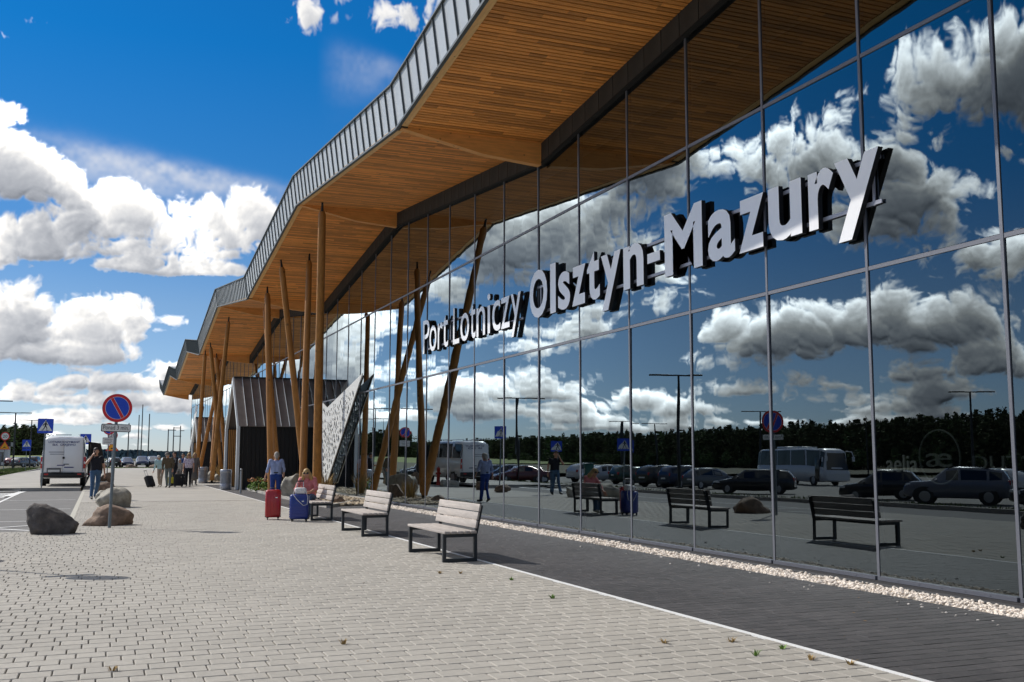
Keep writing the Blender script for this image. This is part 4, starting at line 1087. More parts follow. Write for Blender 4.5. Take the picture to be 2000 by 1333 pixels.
def plate(t, z, w, h, lines, y=-.045, size=.11):
    pnl(t, 'plate', rrect(w, h, .03), y, SBACK, .008, z); pnl(t, 'plate_border', rrect(w - .004, h - .004, .03), y - .008, SBLK, .002, z); pnl(t, 'plate_face', rrect(w - .03, h - .03, .022), y - .010, SWHT, .002, z)
    for k, s in enumerate(lines): text_mesh('lettering', s, SBLK, t, (0, y - .0125, z + (len(lines) - 1) * .5 * size * 1.25 - k * size * 1.25 - size * .34), (math.pi / 2, 0, 0), extrude=.001, width=min(w * .86, len(s) * size * .62), height=size * 1.25)
def post(t, h, r=.03): MB().tube([(0, 0, -.05), (0, 0, h)], r, 12).build('post', POST, t, local=True); MB().lathe([(r * 1.1, h), (r * 1.1, h + .01), (r * .5, h + .02)], n=12).build('post_cap', BLACK, t, local=True)
def clamps(t, zs_):
    for z in zs_: MB().box((0, -.02, z), (.10, .05, .03)).build('clamp', STEEL, t, local=True)
FIG = [(-.02, .30), (.05, .31), (.085, .22), (.16, .13), (.14, .10), (.06, .17), (.05, .05), (.12, -.08), (.13, -.27), (.19, -.27), (.19, -.30), (.09, -.30), (.075, -.11), (.0, .0), (-.06, -.14), (-.17, -.26), (-.155, -.30), (-.20, -.28), (-.21, -.25), (-.11, -.12), (-.06, .02), (-.05, .16), (-.12, .12), (-.15, .03), (-.18, .04), (-.15, .17), (-.06, .25)]
def crossing(t, z, s=.60, y=-.045):
    pnl(t, 'sign_square', rrect(s, s, .03), y, SBACK, .010, z); pnl(t, 'blue_field', rrect(s - .004, s - .004, .03), y - .010, SBLU, .002, z)
    k = s * .44; pnl(t, 'white_triangle', [(-k, -k * .78), (k, -k * .78), (0, k * .92)], y - .012, SWHT, .002, z)
    pnl(t, 'walking_figure', [(a * s * .95, b * s * .95 - s * .05) for a, b in FIG], y - .014, SBLK, .002, z)
    mb = MB(); disc(mb, s * .045, y - .014, .002, (.005, z + s * .285), 16); fix_normals(mb.build('figure_head', SBLK, t, local=True))
    for i in range(5): pnl(t, 'stripe', [(-k * .62 + i * k * .27, -k * .78 + .02), (-k * .62 + i * k * .27 + k * .13, -k * .78 + .02), (-k * .62 + i * k * .27 + k * .10, -k * .68 + .02), (-k * .62 + i * k * .27 + k * .03, -k * .68 + .02)], y - .0142, SBLK, .002, z)
SG = 'road signs on posts'
def sign_thing(label, loc, rz=0., tilt=(0, 0)):
    t = thing('road_sign', label, 'road sign', loc, rz, SG); t.rotation_euler = (tilt[0], tilt[1], rz); return t
t = sign_thing('nearest no-waiting sign with a plate reading Ponad 3 min', (.27, 23.75, 0), R(4), (0, R(1.2))); post(t, 2.52, .033); no_waiting(t, 2.55, .305); plate(t, 2.12, .60, .17, ['Ponad 3 min.'], size=.105); clamps(t, (2.45, 2.12))
t = sign_thing('second no-waiting sign seen below the plate of the first', (0.45, 60.0, 0), R(8)); post(t, 3.0); no_waiting(t, 3.02, .32); plate(t, 2.36, .62, .38, [])
for k in range(3): pnl(t, 'print_line', [(-.22, -.012), (.22 - .05 * k, -.012), (.22 - .05 * k, .012), (-.22, .012)], -.056, SBLK, .001, 2.45 - k * .09)
clamps(t, (2.36,))

t = sign_thing('no-waiting sign whose long shadow lies on the left of the paving', (-1.95, 16.3, 0), R(10)); post(t, 2.55); no_waiting(t, 2.55, .305); plate(t, 2.12, .60, .17, ['Ponad 3 min.'], size=.105); clamps(t, (2.45, 2.12))
t = sign_thing('blue pedestrian crossing sign in front of the white van', (-2.35, 51.2, .12), R(-3), (0, R(1.0))); post(t, 3.1, .032); crossing(t, 2.78, .66); clamps(t, (2.9, 2.6))
t = sign_thing('yellow speed hump triangle under a 20 limit disc at the left edge', (-9.6, 125, 0), 0); post(t, 4.1, .035)
mb = MB(); disc(mb, .46, -.045, .01, (0, 3.75)); fix_normals(mb.build('sign_disc', SRED, t, local=True)); mb = MB(); disc(mb, .36, -.056, .002, (0, 3.75)); fix_normals(mb.build('white_field', SWHT, t, local=True)); text_mesh('lettering', '20', SBLK, t, (0, -.059, 3.59), (math.pi / 2, 0, 0), extrude=.001, width=.46, height=.46)
pnl(t, 'yellow_triangle', [(-.56, 2.32), (.56, 2.32), (0, 3.26)], -.045, SRED, .01); pnl(t, 'yellow_field', [(-.44, 2.39), (.44, 2.39), (0, 3.13)], -.055, SYEL, .004); pnl(t, 'hump', [(-.26, 2.50), (-.12, 2.52), (-.07, 2.60), (.07, 2.60), (.12, 2.52), (.26, 2.50)], -.060, SBLK, .002)
t = sign_thing('second 20 limit disc above a yellow hump triangle, beyond the rear no-waiting sign', (1.0, 92, .0), R(-2)); post(t, 3.3)
mb = MB(); disc(mb, .40, -.045, .01, (0, 3.3)); fix_normals(mb.build('sign_disc', SRED, t, local=True)); mb = MB(); disc(mb, .31, -.056, .002, (0, 3.3)); fix_normals(mb.build('white_field', SWHT, t, local=True)); text_mesh('lettering', '20', SBLK, t, (0, -.059, 3.17), (math.pi / 2, 0, 0), extrude=.001, width=.4, height=.38)
pnl(t, 'yellow_triangle', [(-.5, 2.0), (.5, 2.0), (0, 2.85)], -.045, SRED, .01); pnl(t, 'yellow_field', [(-.40, 2.06), (.40, 2.06), (0, 2.73)], -.055, SYEL, .004); pnl(t, 'hump', [(-.24, 2.16), (-.11, 2.18), (-.06, 2.25), (.06, 2.25), (.11, 2.18), (.24, 2.16)], -.060, SBLK, .002)
CR = [('small blue crossing sign with a blue plate by the far road on the left', (-7.0, 118, 0), 0, 2.85, .85, True), ('blue crossing sign showing right of the white van roof', (-1.0, 86, .12), 0, 2.75, .8, False),
      ('crossing sign seen in the glass above the parked hatchbacks', (-6.9, 72.5, 0), R(24), 2.25, .62, False), ('crossing sign seen in the glass above the phoning man', (-7.0, 55.0, 0), R(24), 2.25, .62, False), ('crossing sign seen in the glass left of the coach', (-7.0, 46.0, 0), R(28), 2.2, .62, False)]
for lb, loc, rz, z, s, sub in CR:
    t = sign_thing(lb, loc, rz); post(t, z + s * .3); crossing(t, z, s); clamps(t, (z,))
    if sub: pnl(t, 'blue_plate', rrect(s * .95, s * .28, .02), -.045, SBLU, .01, z - s * .70)

# ------------------------------------------------------------------ lamp posts, masts
LAMPM = M('lamp_post_black', (.012, .013, .015), .45)
LG = 'twin-arm lamp posts'
def make_lamp():
    t = thing('street_lamp', '', 'street lamp', (0, 0, 0), 0, LG)
    MB().tube([(0, 0, -.6), (0, 0, 1.2), (0, 0, 6.7)], [.10, .10, .075], 10).build('pole', LAMPM, t, local=True)
    MB().box((0, 0, 6.72), (1.0, .08, .08)).build('cross_arm', LAMPM, t, local=True)
    for s in (-1, 1): MB().box((s * 1.12, 0, 6.73), (1.25, .26, .09), None, .02).build('lamp_head', LAMPM, t, local=True)
    MB().box((0, 0, .0), (.34, .34, .04)).build('base_plate', LAMPM, t, local=True)
    return t
LP = [((-9.3, 134, -.05), 'twin-arm lamp post second from the left edge, behind the hump sign'), ((-9.0, 160, -.05), 'twin-arm lamp post between the hump sign and the crossing sign'), ((-9.4, 106, -.05), 'twin-arm lamp post cut by the left edge of the photo'),
      ((-14.8, 54, -.05), 'lamp post mirrored large in the glass right of the lettering'), ((-15.5, 81, -.05), 'lamp post mirrored above the blue-shirted man'), ((-44, 59, -.05), 'lamp post mirrored near the right edge of the glass'), ((-49, 125, -.05), 'small lamp post mirrored above the seated woman'), ((-53, 124, -.05), 'small lamp post mirrored right next to another above the suitcases'), ((-46, 89, -.05), 'lamp post mirrored left of the coach'),
      ((-79, 112, -.05), 'small lamp post mirrored right of the coach'), ((-14, 133, -.05), 'lamp post mirrored just right of the perforated wing'), ((-17.5, 133, -.05), 'far lamp post mirrored between the leaning poles'), ((-13.5, 104, -.05), 'lamp post mirrored behind the two crossing poles')]
l0 = make_lamp()
for i, (loc, lb) in enumerate(LP):
    o = l0 if i == 0 else copy_tree(l0)
    o.location = loc; o.rotation_euler = (0, 0, R(8 if loc[0] > -10 else 18)); o['label'] = lb
def mast(label, loc, h, arm=None):
    t = thing('mast', label, 'mast', loc, 0, 'far masts beyond the car park')
    MB().tube([(0, 0, 0), (0, 0, h)], [.14, .10], 8).build('pole', LAMPM, t, local=True)
    MB().lathe([(.12, h), (.12, h + .06), (.03, h + .10)], n=8).build('cap', LAMPM, t, local=True)
    if arm: 
        for z, l in arm: MB().box((l / 2, 0, z), (abs(l), .16, .14)).build('arm', LAMPM, t, local=True)
    return t
mast('left one of the two tall masts right of the sign post', (8.2, 250, 0), 11.0); mast('right and taller one of the pair of masts right of the sign post', (8.9, 250, 0), 13.4); mast('short mast right of the near sign post', (5.6, 230, 0), 8.5)
mast('left bracket mast beyond the walking group', (13.8, 235, 0), 7.4, [(7.3, 1.6)]); mast('middle bracket mast beyond the walking group', (14.9, 235, 0), 7.9, [(7.8, 1.4), (6.0, 1.6)]); mast('right bracket mast beyond the walking group', (16.3, 235, 0), 8.2, [(7.2, .8)])
mast('thin mast behind the second sign, right of the post', (9.6, 230, 0), 10.5)

# ------------------------------------------------------------------ vehicles
def paint(name, c, metal=.3): return M('paint_' + name, c, .32, metal=metal, coat=.8)
CARGLASS = M('car_glass', (.010, .012, .014), .05, spec=.9)
RIM = M('alloy_rim', (.38, .38, .40), .35, metal=.8); LAMPW = M('headlamp', (.6, .62, .64), .12, spec=.8); LAMPR = M('tail_lamp', (.42, .010, .010), .2, coat=.5)
CHROME = M('chrome', (.6, .6, .62), .15, metal=1.)
PLATEW = M('number_plate', (.70, .70, .68), .5)
def loft_body(mb, st, closed=True):
    """st: list of (x, zb, zbelt, zroof, wbelt, wroof); mirrored cross-sections joined along x."""
    rings = []
    for x, zb, zl, zr, wl, wr in st:
        h = [(wl * .80, zb), (wl * .97, zb + .07), (wl, zb + (zl - zb) * .5), (wl * .985, zl - .05), (wl * .955, zl), (wr + (wl * .955 - wr) * .12, zr - .09 * (zr > zl + .1)), (wr * .90, zr), (wr * .5, zr + .018)]
        ring = [(x, -y, z) for y, z in h] + [(x, y, z) for y, z in reversed(h)]
        rings.append(ring)
    n = len(rings[0]); vs = [v for r in rings for v in r]; fs = []
    for i in range(len(rings) - 1):
        for k in range(n):
            k2 = (k + 1) % n; fs.append((i * n + k, (i + 1) * n + k, (i + 1) * n + k2, i * n + k2))
    mb.add(vs, fs, True); mb.add(rings[0], [tuple(range(n))]); mb.add(rings[-1], [tuple(range(n))[::-1]])
    return rings, n
def inset_quads(mb, quads, k=.90, out=.008):
    for q in quads:
        q = [Vector(p) for p in q]; c = sum(q, Vector()) / len(q); nrm = (q[1] - q[0]).cross(q[-1] - q[0])
        if nrm.length < 1e-9: continue
        nrm.normalize()
        if nrm.dot(c - Vector((0, 0, .9))) < 0: nrm = -nrm
        P = [c + (p - c) * k + nrm * out for p in q]; Q = [p - nrm * .012 for p in P]
        m = len(P); mb.add(P + Q, [tuple(range(m))] + [(i, (i + 1) % m, m + (i + 1) % m, m + i) for i in range(m)])
def wheels(t, xs, w, r=.325, wd=.21):
    for x in xs:
        for s in (-1, 1):
            o = MB().tube([(x, s * (w - wd), r), (x, s * (w - .03), r), (x, s * w, r)], [r, r, r * .93], 22).build('wheel', RUBBER, t, local=True)
            mb = MB().tube([(x, s * w * 1.0, r), (x, s * (w + .008), r)], [r * .66, r * .62], 18)
            for k in range(5):
                a = 2 * math.pi * k / 5; mb.beam((x, s * (w + .012), r), (x + math.cos(a) * r * .6, s * (w + .012), r + math.sin(a) * r * .6), .05, .02, (0, 1, 0))
            mb.build('rim', RIM, o, local=True)
            MB().tube([(x, s * (w - .10), r * 1.05), (x, s * (w - .004), r * 1.05)], [r * 1.18, r * 1.18], 24).build('wheel_arch', BLACK, t, local=True)
def make_car(kind, mat, name, label):
    spec = dict(
        hatch=(4.1, .88, [(-2.05, .36, .78, .80, .70, .60), (-2.0, .26, .92, .98, .82, .66), (-1.72, .24, .95, 1.36, .86, .58), (-1.3, .22, .95, 1.46, .88, .62), (-.2, .20, .93, 1.50, .88, .64), (.45, .20, .92, 1.42, .88, .62), (1.15, .21, .90, .93, .88, .72), (1.75, .24, .82, .84, .84, .66), (2.0, .30, .66, .70, .74, .56), (2.06, .36, .56, .58, .64, .5)], (-1.28, 1.28), .31),
        wagon=(4.7, .90, [(-2.35, .38, .80, .82, .74, .62), (-2.3, .28, .94, 1.02, .84, .66), (-2.0, .25, .97, 1.38, .88, .60), (-1.5, .22, .97, 1.47, .90, .64), (-.3, .20, .95, 1.50, .90, .65), (.35, .20, .94, 1.42, .90, .63), (1.15, .21, .92, .95, .90, .72), (1.95, .24, .80, .83, .86, .66), (2.28, .30, .64, .68, .76, .56), (2.35, .36, .54, .56, .66, .5)], (-1.45, 1.42), .325),
        suv=(4.5, .93, [(-2.25, .46, .92, .95, .76, .64), (-2.2, .34, 1.06, 1.16, .88, .70), (-1.95, .30, 1.09, 1.52, .92, .64), (-1.4, .28, 1.08, 1.64, .93, .68), (-.2, .27, 1.06, 1.68, .93, .69), (.4, .27, 1.05, 1.60, .93, .67), (1.1, .28, 1.03, 1.07, .93, .76), (1.85, .30, .96, .99, .90, .70), (2.18, .36, .78, .82, .80, .62), (2.25, .42, .64, .66, .70, .55)], (-1.38, 1.36), .36),
        sedan=(4.5, .88, [(-2.25, .38, .80, .82, .70, .60), (-2.15, .28, .94, .96, .82, .68), (-1.55, .24, .97, 1.00, .87, .70), (-.95, .22, .96, 1.40, .88, .60), (-.2, .20, .94, 1.45, .88, .62), (.35, .20, .93, 1.38, .88, .61), (1.1, .21, .90, .93, .88, .72), (1.85, .24, .80, .83, .84, .66), (2.18, .30, .64, .68, .74, .56), (2.25, .36, .54, .56, .64, .5)], (-1.38, 1.38), .32))[kind]
    L, W, st, ax, r = spec
    t = thing(name, label, 'car', (0, 0, 0))
    mb = MB(); rings, n = loft_body(mb, st); body = fix_normals(mb.build('body', mat, t, local=True))
    cab = [i for i, s in enumerate(st) if s[3] > s[2] + .25]; c0, c1 = cab[0], cab[-1]
    mb = MB(); half = n // 2
    for i in range(c0, c1):
        for a, b in ((4, 5), (n - 5, n - 6)):
            mb_q = [rings[i][a], rings[i + 1][a], rings[i + 1][b], rings[i][b]]; inset_quads(mb, [mb_q], .86)
    mb.build('side_window', CARGLASS, t, local=True)
    f = c1; mb = MB(); q = [rings[f + 1][4], rings[f + 1][n - 5], rings[f][n - 6], rings[f][5]]; inset_quads(mb, [q], .90, .03); mb.build('windscreen', CARGLASS, t, local=True)
    b = c0; mb = MB(); q = [rings[b - 1][n - 5], rings[b - 1][4], rings[b][5], rings[b][n - 6]]; inset_quads(mb, [q], .84, .03); mb.build('rear_window', CARGLASS, t, local=True)
    wheels(t, ax, W - .005, r)
    xf, xr = st[-3][0], st[1][0]; zf = st[-3][2]; wf = st[-3][4]
    for s in (-1, 1):
        MB().box((xf + .09, s * wf * .80, zf - .10), (.30, .26, .12), Matrix.Rotation(s * -.35, 3, 'Z'), .03).build('headlight', LAMPW, t, local=True)
        MB().box((xr - .0, s * st[1][4] * .88, st[1][2] - .05), (.12, .16, .22), None, .03).build('tail_light', LAMPR, t, local=True)
        MB().box((st[c1][0] + .38, s * (W + .08), st[c1][2] + .04), (.10, .16, .11), None, .03).build('mirror', mat, t, local=True)
    MB().box((st[-1][0] - .03, 0, .40), (.10, 1.1, .16), None, .03).build('grille', BLACK, t, local=True); MB().box((st[-1][0] + .025, 0, .46), (.012, .52, .11)).build('number_plate', PLATEW, t, local=True)
    MB().box((st[0][0] - .02, 0, .40), (.10, 1.3, .16), None, .03).build('bumper', BLACK, t, local=True); MB().box((st[0][0] - .02, 0, .72), (.012, .52, .11)).build('number_plate', PLATEW, t, local=True)
    for s in (-1, 1):
        MB().beam((st[c0][0] + .1, s * st[c0 + 1][5] * .93, st[c0 + 1][3] + .02), (st[c1][0], s * st[c1][5] * .93, st[c1][3] + .03), .03, .03).build('roof_rail', CHROME if kind != 'suv' else BLACK, t, local=True)
    return t
CARS = {}
CG = 'cars parked across the road'
def put_car(kind, colname, col, loc, rz, label, group=CG):
    key = (kind, colname); m = paint(colname, col)
    if key not in CARS: CARS[key] = o = make_car(kind, m, 'parked_car', label)
    else: o = copy_tree(CARS[key])
    o.location = loc; o.rotation_euler = (0, 0, R(rz)); o['label'] = label; o['group'] = group
    return o
BLK, DBLU, SLV, GRY, WHT, REDC, GRN = (.008, .009, .012), (.010, .022, .07), (.36, .37, .40), (.10, .105, .115), (.62, .62, .61), (.09, .010, .013), (.02, .05, .035)
Z0 = -.05
ZL = -.5
# row mirrored in the glass; nose roughly towards the terminal
put_car('wagon', 'black', BLK, (-20.22, 53.82, ZL), 42, 'black estate with roof rails mirrored in front of the coach')
put_car('hatch', 'black', BLK, (-19.35, 41.66, ZL), 48, 'black hatchback mirrored left of the silver crossover')
put_car('suv', 'bluegrey', (.13, .14, .18), (-19.10, 36.21, ZL), 52, 'silver crossover mirrored at the right end of the glass')
put_car('hatch', 'graphite', (.02, .021, .024), (-19.60, 31.00, ZL), 55, 'dark car mirrored behind the rightmost mullion')
put_car('wagon', 'white', WHT, (-34.60, 48.98, ZL), 90, 'pale car mirrored far behind the black hatchback')
put_car('suv', 'white', WHT, (-30.88, 39.06, ZL), 95, 'white van-like car roof mirrored above the black hatchback')
put_car('wagon', 'grey', GRY, (-23.44, 63.49, ZL), 172, 'grey car mirrored tail-on left of the black estate')
put_car('suv', 'darkblue', DBLU, (-23.44, 67.21, ZL), 174, 'dark blue crossover mirrored tail-on next to the grey car')
put_car('suv', 'black', BLK, (-23.57, 70.68, ZL), 172, 'black crossover mirrored tail-on under the lamp post')
put_car('hatch', 'darkgreen', GRN, (-23.32, 74.65, ZL), 176, 'dark green hatchback mirrored tail-on by the crossing sign')
put_car('hatch', 'silver', SLV, (-23.82, 81.34, ZL), 10, 'silver hatchback with glinting lamps mirrored above the suitcases')
put_car('suv', 'pearl', (.55, .55, .54), (-24.06, 85.31, ZL), 172, 'pearl white crossover mirrored tail-on behind the seated woman')
for k, (kind, cn, c, lb) in enumerate([('sedan', 'red', REDC, 'dark red saloon mirrored between two dark hatchbacks'), ('hatch', 'darkblue', DBLU, 'dark blue hatchback mirrored right of the phoning man'), ('wagon', 'darkblue', DBLU, 'dark blue estate mirrored behind the phoning man'), ('hatch', 'black', BLK, 'black hatchback mirrored just left of the phoning man'), ('wagon', 'silver', SLV, 'silver estate mirrored right of the blue-shirted man'), ('sedan', 'black', BLK, 'black saloon mirrored behind the blue-shirted man'), ('hatch', 'graphite', BLK, 'charcoal hatchback mirrored left of the blue-shirted man'), ('sedan', 'silver', SLV, 'silver saloon mirrored above the red hydrant'), ('wagon', 'black', BLK, 'black estate mirrored right of the white van'), ('hatch', 'grey', GRY, 'grey hatchback mirrored half behind the white van')]):
    put_car(kind, cn, c, (-16.2 + .15 * k, 82.0 + k * 2.8, ZL), 12 + (k * 37 % 5) - 2, lb)
# cars seen directly beyond the forecourt and at the far left
FG = 'cars parked beyond the forecourt'
put_car('wagon', 'black', BLK, (2.05, 170, -.05), 98, 'dark estate half hidden behind the sign post', FG)
put_car('hatch', 'darkblue', DBLU, (4.1, 171, -.05), -86, 'navy hatchback, nose-on, second right of the sign post', FG)
put_car('suv', 'darkblue', DBLU, (6.25, 169, -.05), -90, 'blue crossover, nose-on, largest of the far cars', FG)
put_car('suv', 'grey', GRY, (8.0, 172, -.05), -84, 'grey car half hidden by the blue crossover', FG)
put_car('sedan', 'white', WHT, (9.9, 172, -.05), -90, 'white saloon left of the walking group', FG)
put_car('sedan', 'silver', SLV, (13.4, 174, -.05), -90, 'silver saloon partly behind the walking group', FG)
put_car('wagon', 'grey', GRY, (-10.7, 176, -.05), 60, 'grey-green estate left of the crossing sign at the far left', FG)
put_car('suv', 'graphite', BLK, (-9.9, 190, -.05), 80, 'black car with red lamps behind the crossing sign post', FG)
put_car('hatch', 'red', REDC, (-13.0, 192, -.05), 60, 'red car at the far left behind the lamp post', FG)
# grey box trailer at the left edge, small kiosk behind
t = thing('trailer', 'grey flat-sided trailer parked at the left edge', 'trailer', (-15.8, 150, -.05), R(12)); TM = M('trailer_grey', (.20, .205, .215), .5, metal=.3, var=.1)
mb = MB()
for k in range(8): mb.box((-3.4 + k * .97, 0, 1.25), (.95, 2.1, 1.5), None, .02)
mb.build('box_body', TM, t, local=True); MB().box((0, 0, .42), (7.4, 1.6, .12)).build('chassis', BLACK, t, local=True); wheels(t, (-.6, .5), 1.05, .36)
MB().beam((3.7, 0, .42), (5.2, 0, .42), .12, .12).build('drawbar', BLACK, t, local=True)
t = thing('kiosk', 'small white building with a dark flat roof and shop window at the left edge', 'building', (-22.5, 205, 0)); KW = M('kiosk_white', (.62, .60, .56), .7)
MB().box((0, 0, 1.7), (15, 6, 3.4)).build('wall', KW, t, local=True); MB().box((0, -.2, 3.75), (16, 7, .7)).build('roof', DARKM, t, local=True)
for k in range(5): MB().box((-5 + k * 2.7, -3.02, 1.5), (2.2, .06, 1.7)).build('window', CARGLASS, t, local=True)
MB().box((2.5, -3.08, 1.6), (2.4, .05, .5)).build('sign_board', SWHT, t, local=True)

# white van, tail towards the camera, front door open
VW = paint('van_white', (.76, .77, .78), 0.); 
t = thing('van', 'white minibus van seen from behind, its dark front door swung open', 'van', (-1.55, 53.35 + 2.95, .13), R(90))
st = [(-2.95, .45, 1.2, 1.22, .90, .88), (-2.93, .40, 1.35, 2.20, .985, .80), (-2.75, .36, 1.36, 2.32, .995, .83), (-1.5, .34, 1.36, 2.36, 1.0, .85), (0, .34, 1.36, 2.36, 1.0, .85), (1.3, .34, 1.36, 2.34, 1.0, .84), (1.75, .34, 1.34, 2.24, .99, .80), (2.35, .36, 1.22, 1.36, .97, .78), (2.85, .40, .98, 1.04, .88, .70), (2.98, .46, .76, .80, .76, .6)]
mb = MB(); rings, n = loft_body(mb, st); fix_normals(mb.build('body', VW, t, local=True))
for i in (1, 2, 3, 4, 5):
    for a, b in ((4, 5), (n - 5, n - 6)):
        mb = MB(); inset_quads(mb, [[rings[i][a], rings[i + 1][a], rings[i + 1][b], rings[i][b]]], .88); mb.build('window', CARGLASS, t, local=True)
mb = MB(); inset_quads(mb, [[rings[7][4], rings[7][n - 5], rings[6][n - 6], rings[6][5]]], .9, .03); mb.build('windscreen', CARGLASS, t, local=True)
wheels(t, (-1.85, 1.95), .99, .34, .24)
VR = (math.pi / 2, 0, -math.pi / 2); xb = -2.985
VD = paint('van_white2', (.74, .75, .76), 0.)
for s in (-1, 1): MB().box((xb + .03, s * .425, 1.38), (.05, .82, 1.62), None, .03).build('rear_door', VD, t, local=True)
MB().box((xb + .0, 0, .52), (.16, 1.92, .24), None, .05).build('rear_bumper', BLACK, t, local=True); MB().box((xb - .06, 0, .63), (.12, 1.0, .03), None, .01).build('step', BLACK, t, local=True)
for s in (-1, 1):
    MB().box((xb - .0, s * .93, 1.10), (.09, .11, .55), None, .03).build('tail_light', LAMPR, t, local=True); MB().box((xb - .05, s * .93, 1.10), (.02, .07, .10)).build('reverse_lamp', LAMPW, t, local=True)
    MB().box((xb - .085, s * .72, .56), (.012, .18, .07)).build('reflector', LAMPR, t, local=True)
    MB().tube([(xb + .02, s * .86, .7), (xb + .02, s * .86, 2.1)], .012, 6).build('door_hinge_line', STEEL, t, local=True)
VB = M('van_print_blue', (.012, .02, .16), .5); VG = M('van_print_grey', (.28, .29, .34), .5)
text_mesh('lettering', 'LOTNISKO SZYMANY', VB, t, (xb - .003, 0, 2.03), VR, extrude=.002, width=1.36, height=.135, offset=.01)
text_mesh('lettering', 'EŁK  GRAJEWO', VB, t, (xb - .003, 0, 1.90), VR, extrude=.002, width=1.0, height=.135, offset=.01)
for k in range(2): MB().box((xb - .003, .32 - .02 * k, 1.60 - k * .10), (.004, .66 - .05 * k, .035)).build('print_line', VG, t, local=True)
MB().tube([(xb + .01, 0, 1.33), (xb - .02, 0, 1.33)], .055, 16).build('emblem', BLACK, t, local=True)
MB().box((xb - .005, .10, .98), (.006, .34, .04)).build('print_line', VB, t, local=True); MB().box((xb - .005, -.25, .88), (.006, .42, .045)).build('print_line', VB, t, local=True); MB().box((xb - .012, -.13, 1.03), (.03, .24, .035), None, .01).build('door_handle', BLACK, t, local=True)
MB().box((xb - .02, .40, .72), (.02, .60, .15)).build('plate_holder', BLACK, t, local=True); MB().box((xb - .034, .40, .715), (.008, .52, .115)).build('number_plate', PLATEW, t, local=True); MB().box((xb - .01, .40, .83), (.03, .62, .03)).build('plate_lamp_bar', BLACK, t, local=True)
for s in (-1, 1): MB().tube([(-2.6, s * .62, 2.44), (1.2, s * .62, 2.44)], .018, 6).build('roof_rail', SILV, t, local=True)
MB().box((-2.75, .05, 2.42), (.06, .7, .05)).build('roof_bar', SILV, t, local=True)
mb = MB(); P = [(1.75, -1.02, .42), (2.0, -1.75, .50), (2.0, -1.80, 1.32), (1.60, -1.62, 2.08), (1.5, -1.02, 2.16), (1.75, -1.02, 1.32)]
mb.add(P + [(p[0] + .06, p[1], p[2]) for p in P], [(0, 1, 2, 5), (5, 2, 3, 4), (9 - 1 + 3, 8, 7, 6), (10, 9, 8, 11), (1, 7, 8, 2), (2, 8, 9, 3), (0, 6, 7, 1), (3, 9, 10, 4)])
mb.build('open_door', DARKM, t, local=True)
mb = MB(); inset_quads(mb, [[(1.70, -1.1, 1.38), (1.95, -1.72, 1.38), (1.63, -1.57, 2.00), (1.50, -1.1, 2.06)]], .92, .03); mb.build('door_window', CARGLASS, t, local=True)

# coach mirrored behind the black estate
t = thing('coach', 'white touring coach mirrored in the glass, parked beyond the cars', 'bus', (-40.64, 75.66, -.5), R(-84)); CW = paint('coach_white', (.62, .63, .66), .1)
st = [(-5.2, .5, 1.6, 1.62, 1.0, .98), (-5.18, .36, 1.65, 2.95, 1.22, 1.06), (-4.8, .32, 1.66, 3.12, 1.25, 1.10), (-2.6, .30, 1.66, 3.15, 1.25, 1.12), (-.2, .30, 1.66, 3.15, 1.25, 1.12), (2.2, .30, 1.66, 3.15, 1.25, 1.12), (4.2, .30, 1.60, 3.12, 1.25, 1.10), (4.9, .32, 1.45, 2.90, 1.23, 1.02), (5.2, .38, 1.25, 1.45, 1.18, .98), (5.28, .45, .95, .98, 1.10, .9)]
mb = MB(); rings, n = loft_body(mb, st); fix_normals(mb.build('body', CW, t, local=True))
for i in range(1, 7):
    for a, b in ((4, 5), (n - 5, n - 6)):
        mb = MB(); inset_quads(mb, [[rings[i][a], rings[i + 1][a], rings[i + 1][b], rings[i][b]]], .93, .02); mb.build('window', CARGLASS, t, local=True)
mb = MB(); inset_quads(mb, [[rings[8][4], rings[8][n - 5], rings[7][n - 6], rings[7][5]]], .92, .04); mb.build('windscreen', CARGLASS, t, local=True)
wheels(t, (-3.2, 3.1), 1.24, .48, .3)
mb = MB(); rbox(mb, (-2.6, 0, 3.26), (1.8, 1.4, .2), .08); rbox(mb, (.4, 0, 3.24), (1.2, 1.2, .16), .06); mb.build('roof_unit', CW, t, local=True)
for s in (-1, 1): MB().tube([(4.9, s * 1.1, 2.9), (5.5, s * 1.25, 2.85), (5.6, s * 1.3, 2.4)], .04, 8).box((5.58, s * 1.3, 2.25), (.10, .22, .40), None, .04).build('mirror_arm', CW, t, local=True)
for s in (-1, 1): MB().box((5.22, s * .85, .80), (.1, .35, .18), None, .04).build('headlight', LAMPW, t, local=True)
for s in (-1, 1): MB().box((3.9, s * 1.262, 1.35), (.85, .02, 1.9), None, .01).build('door', CARGLASS, t, local=True)

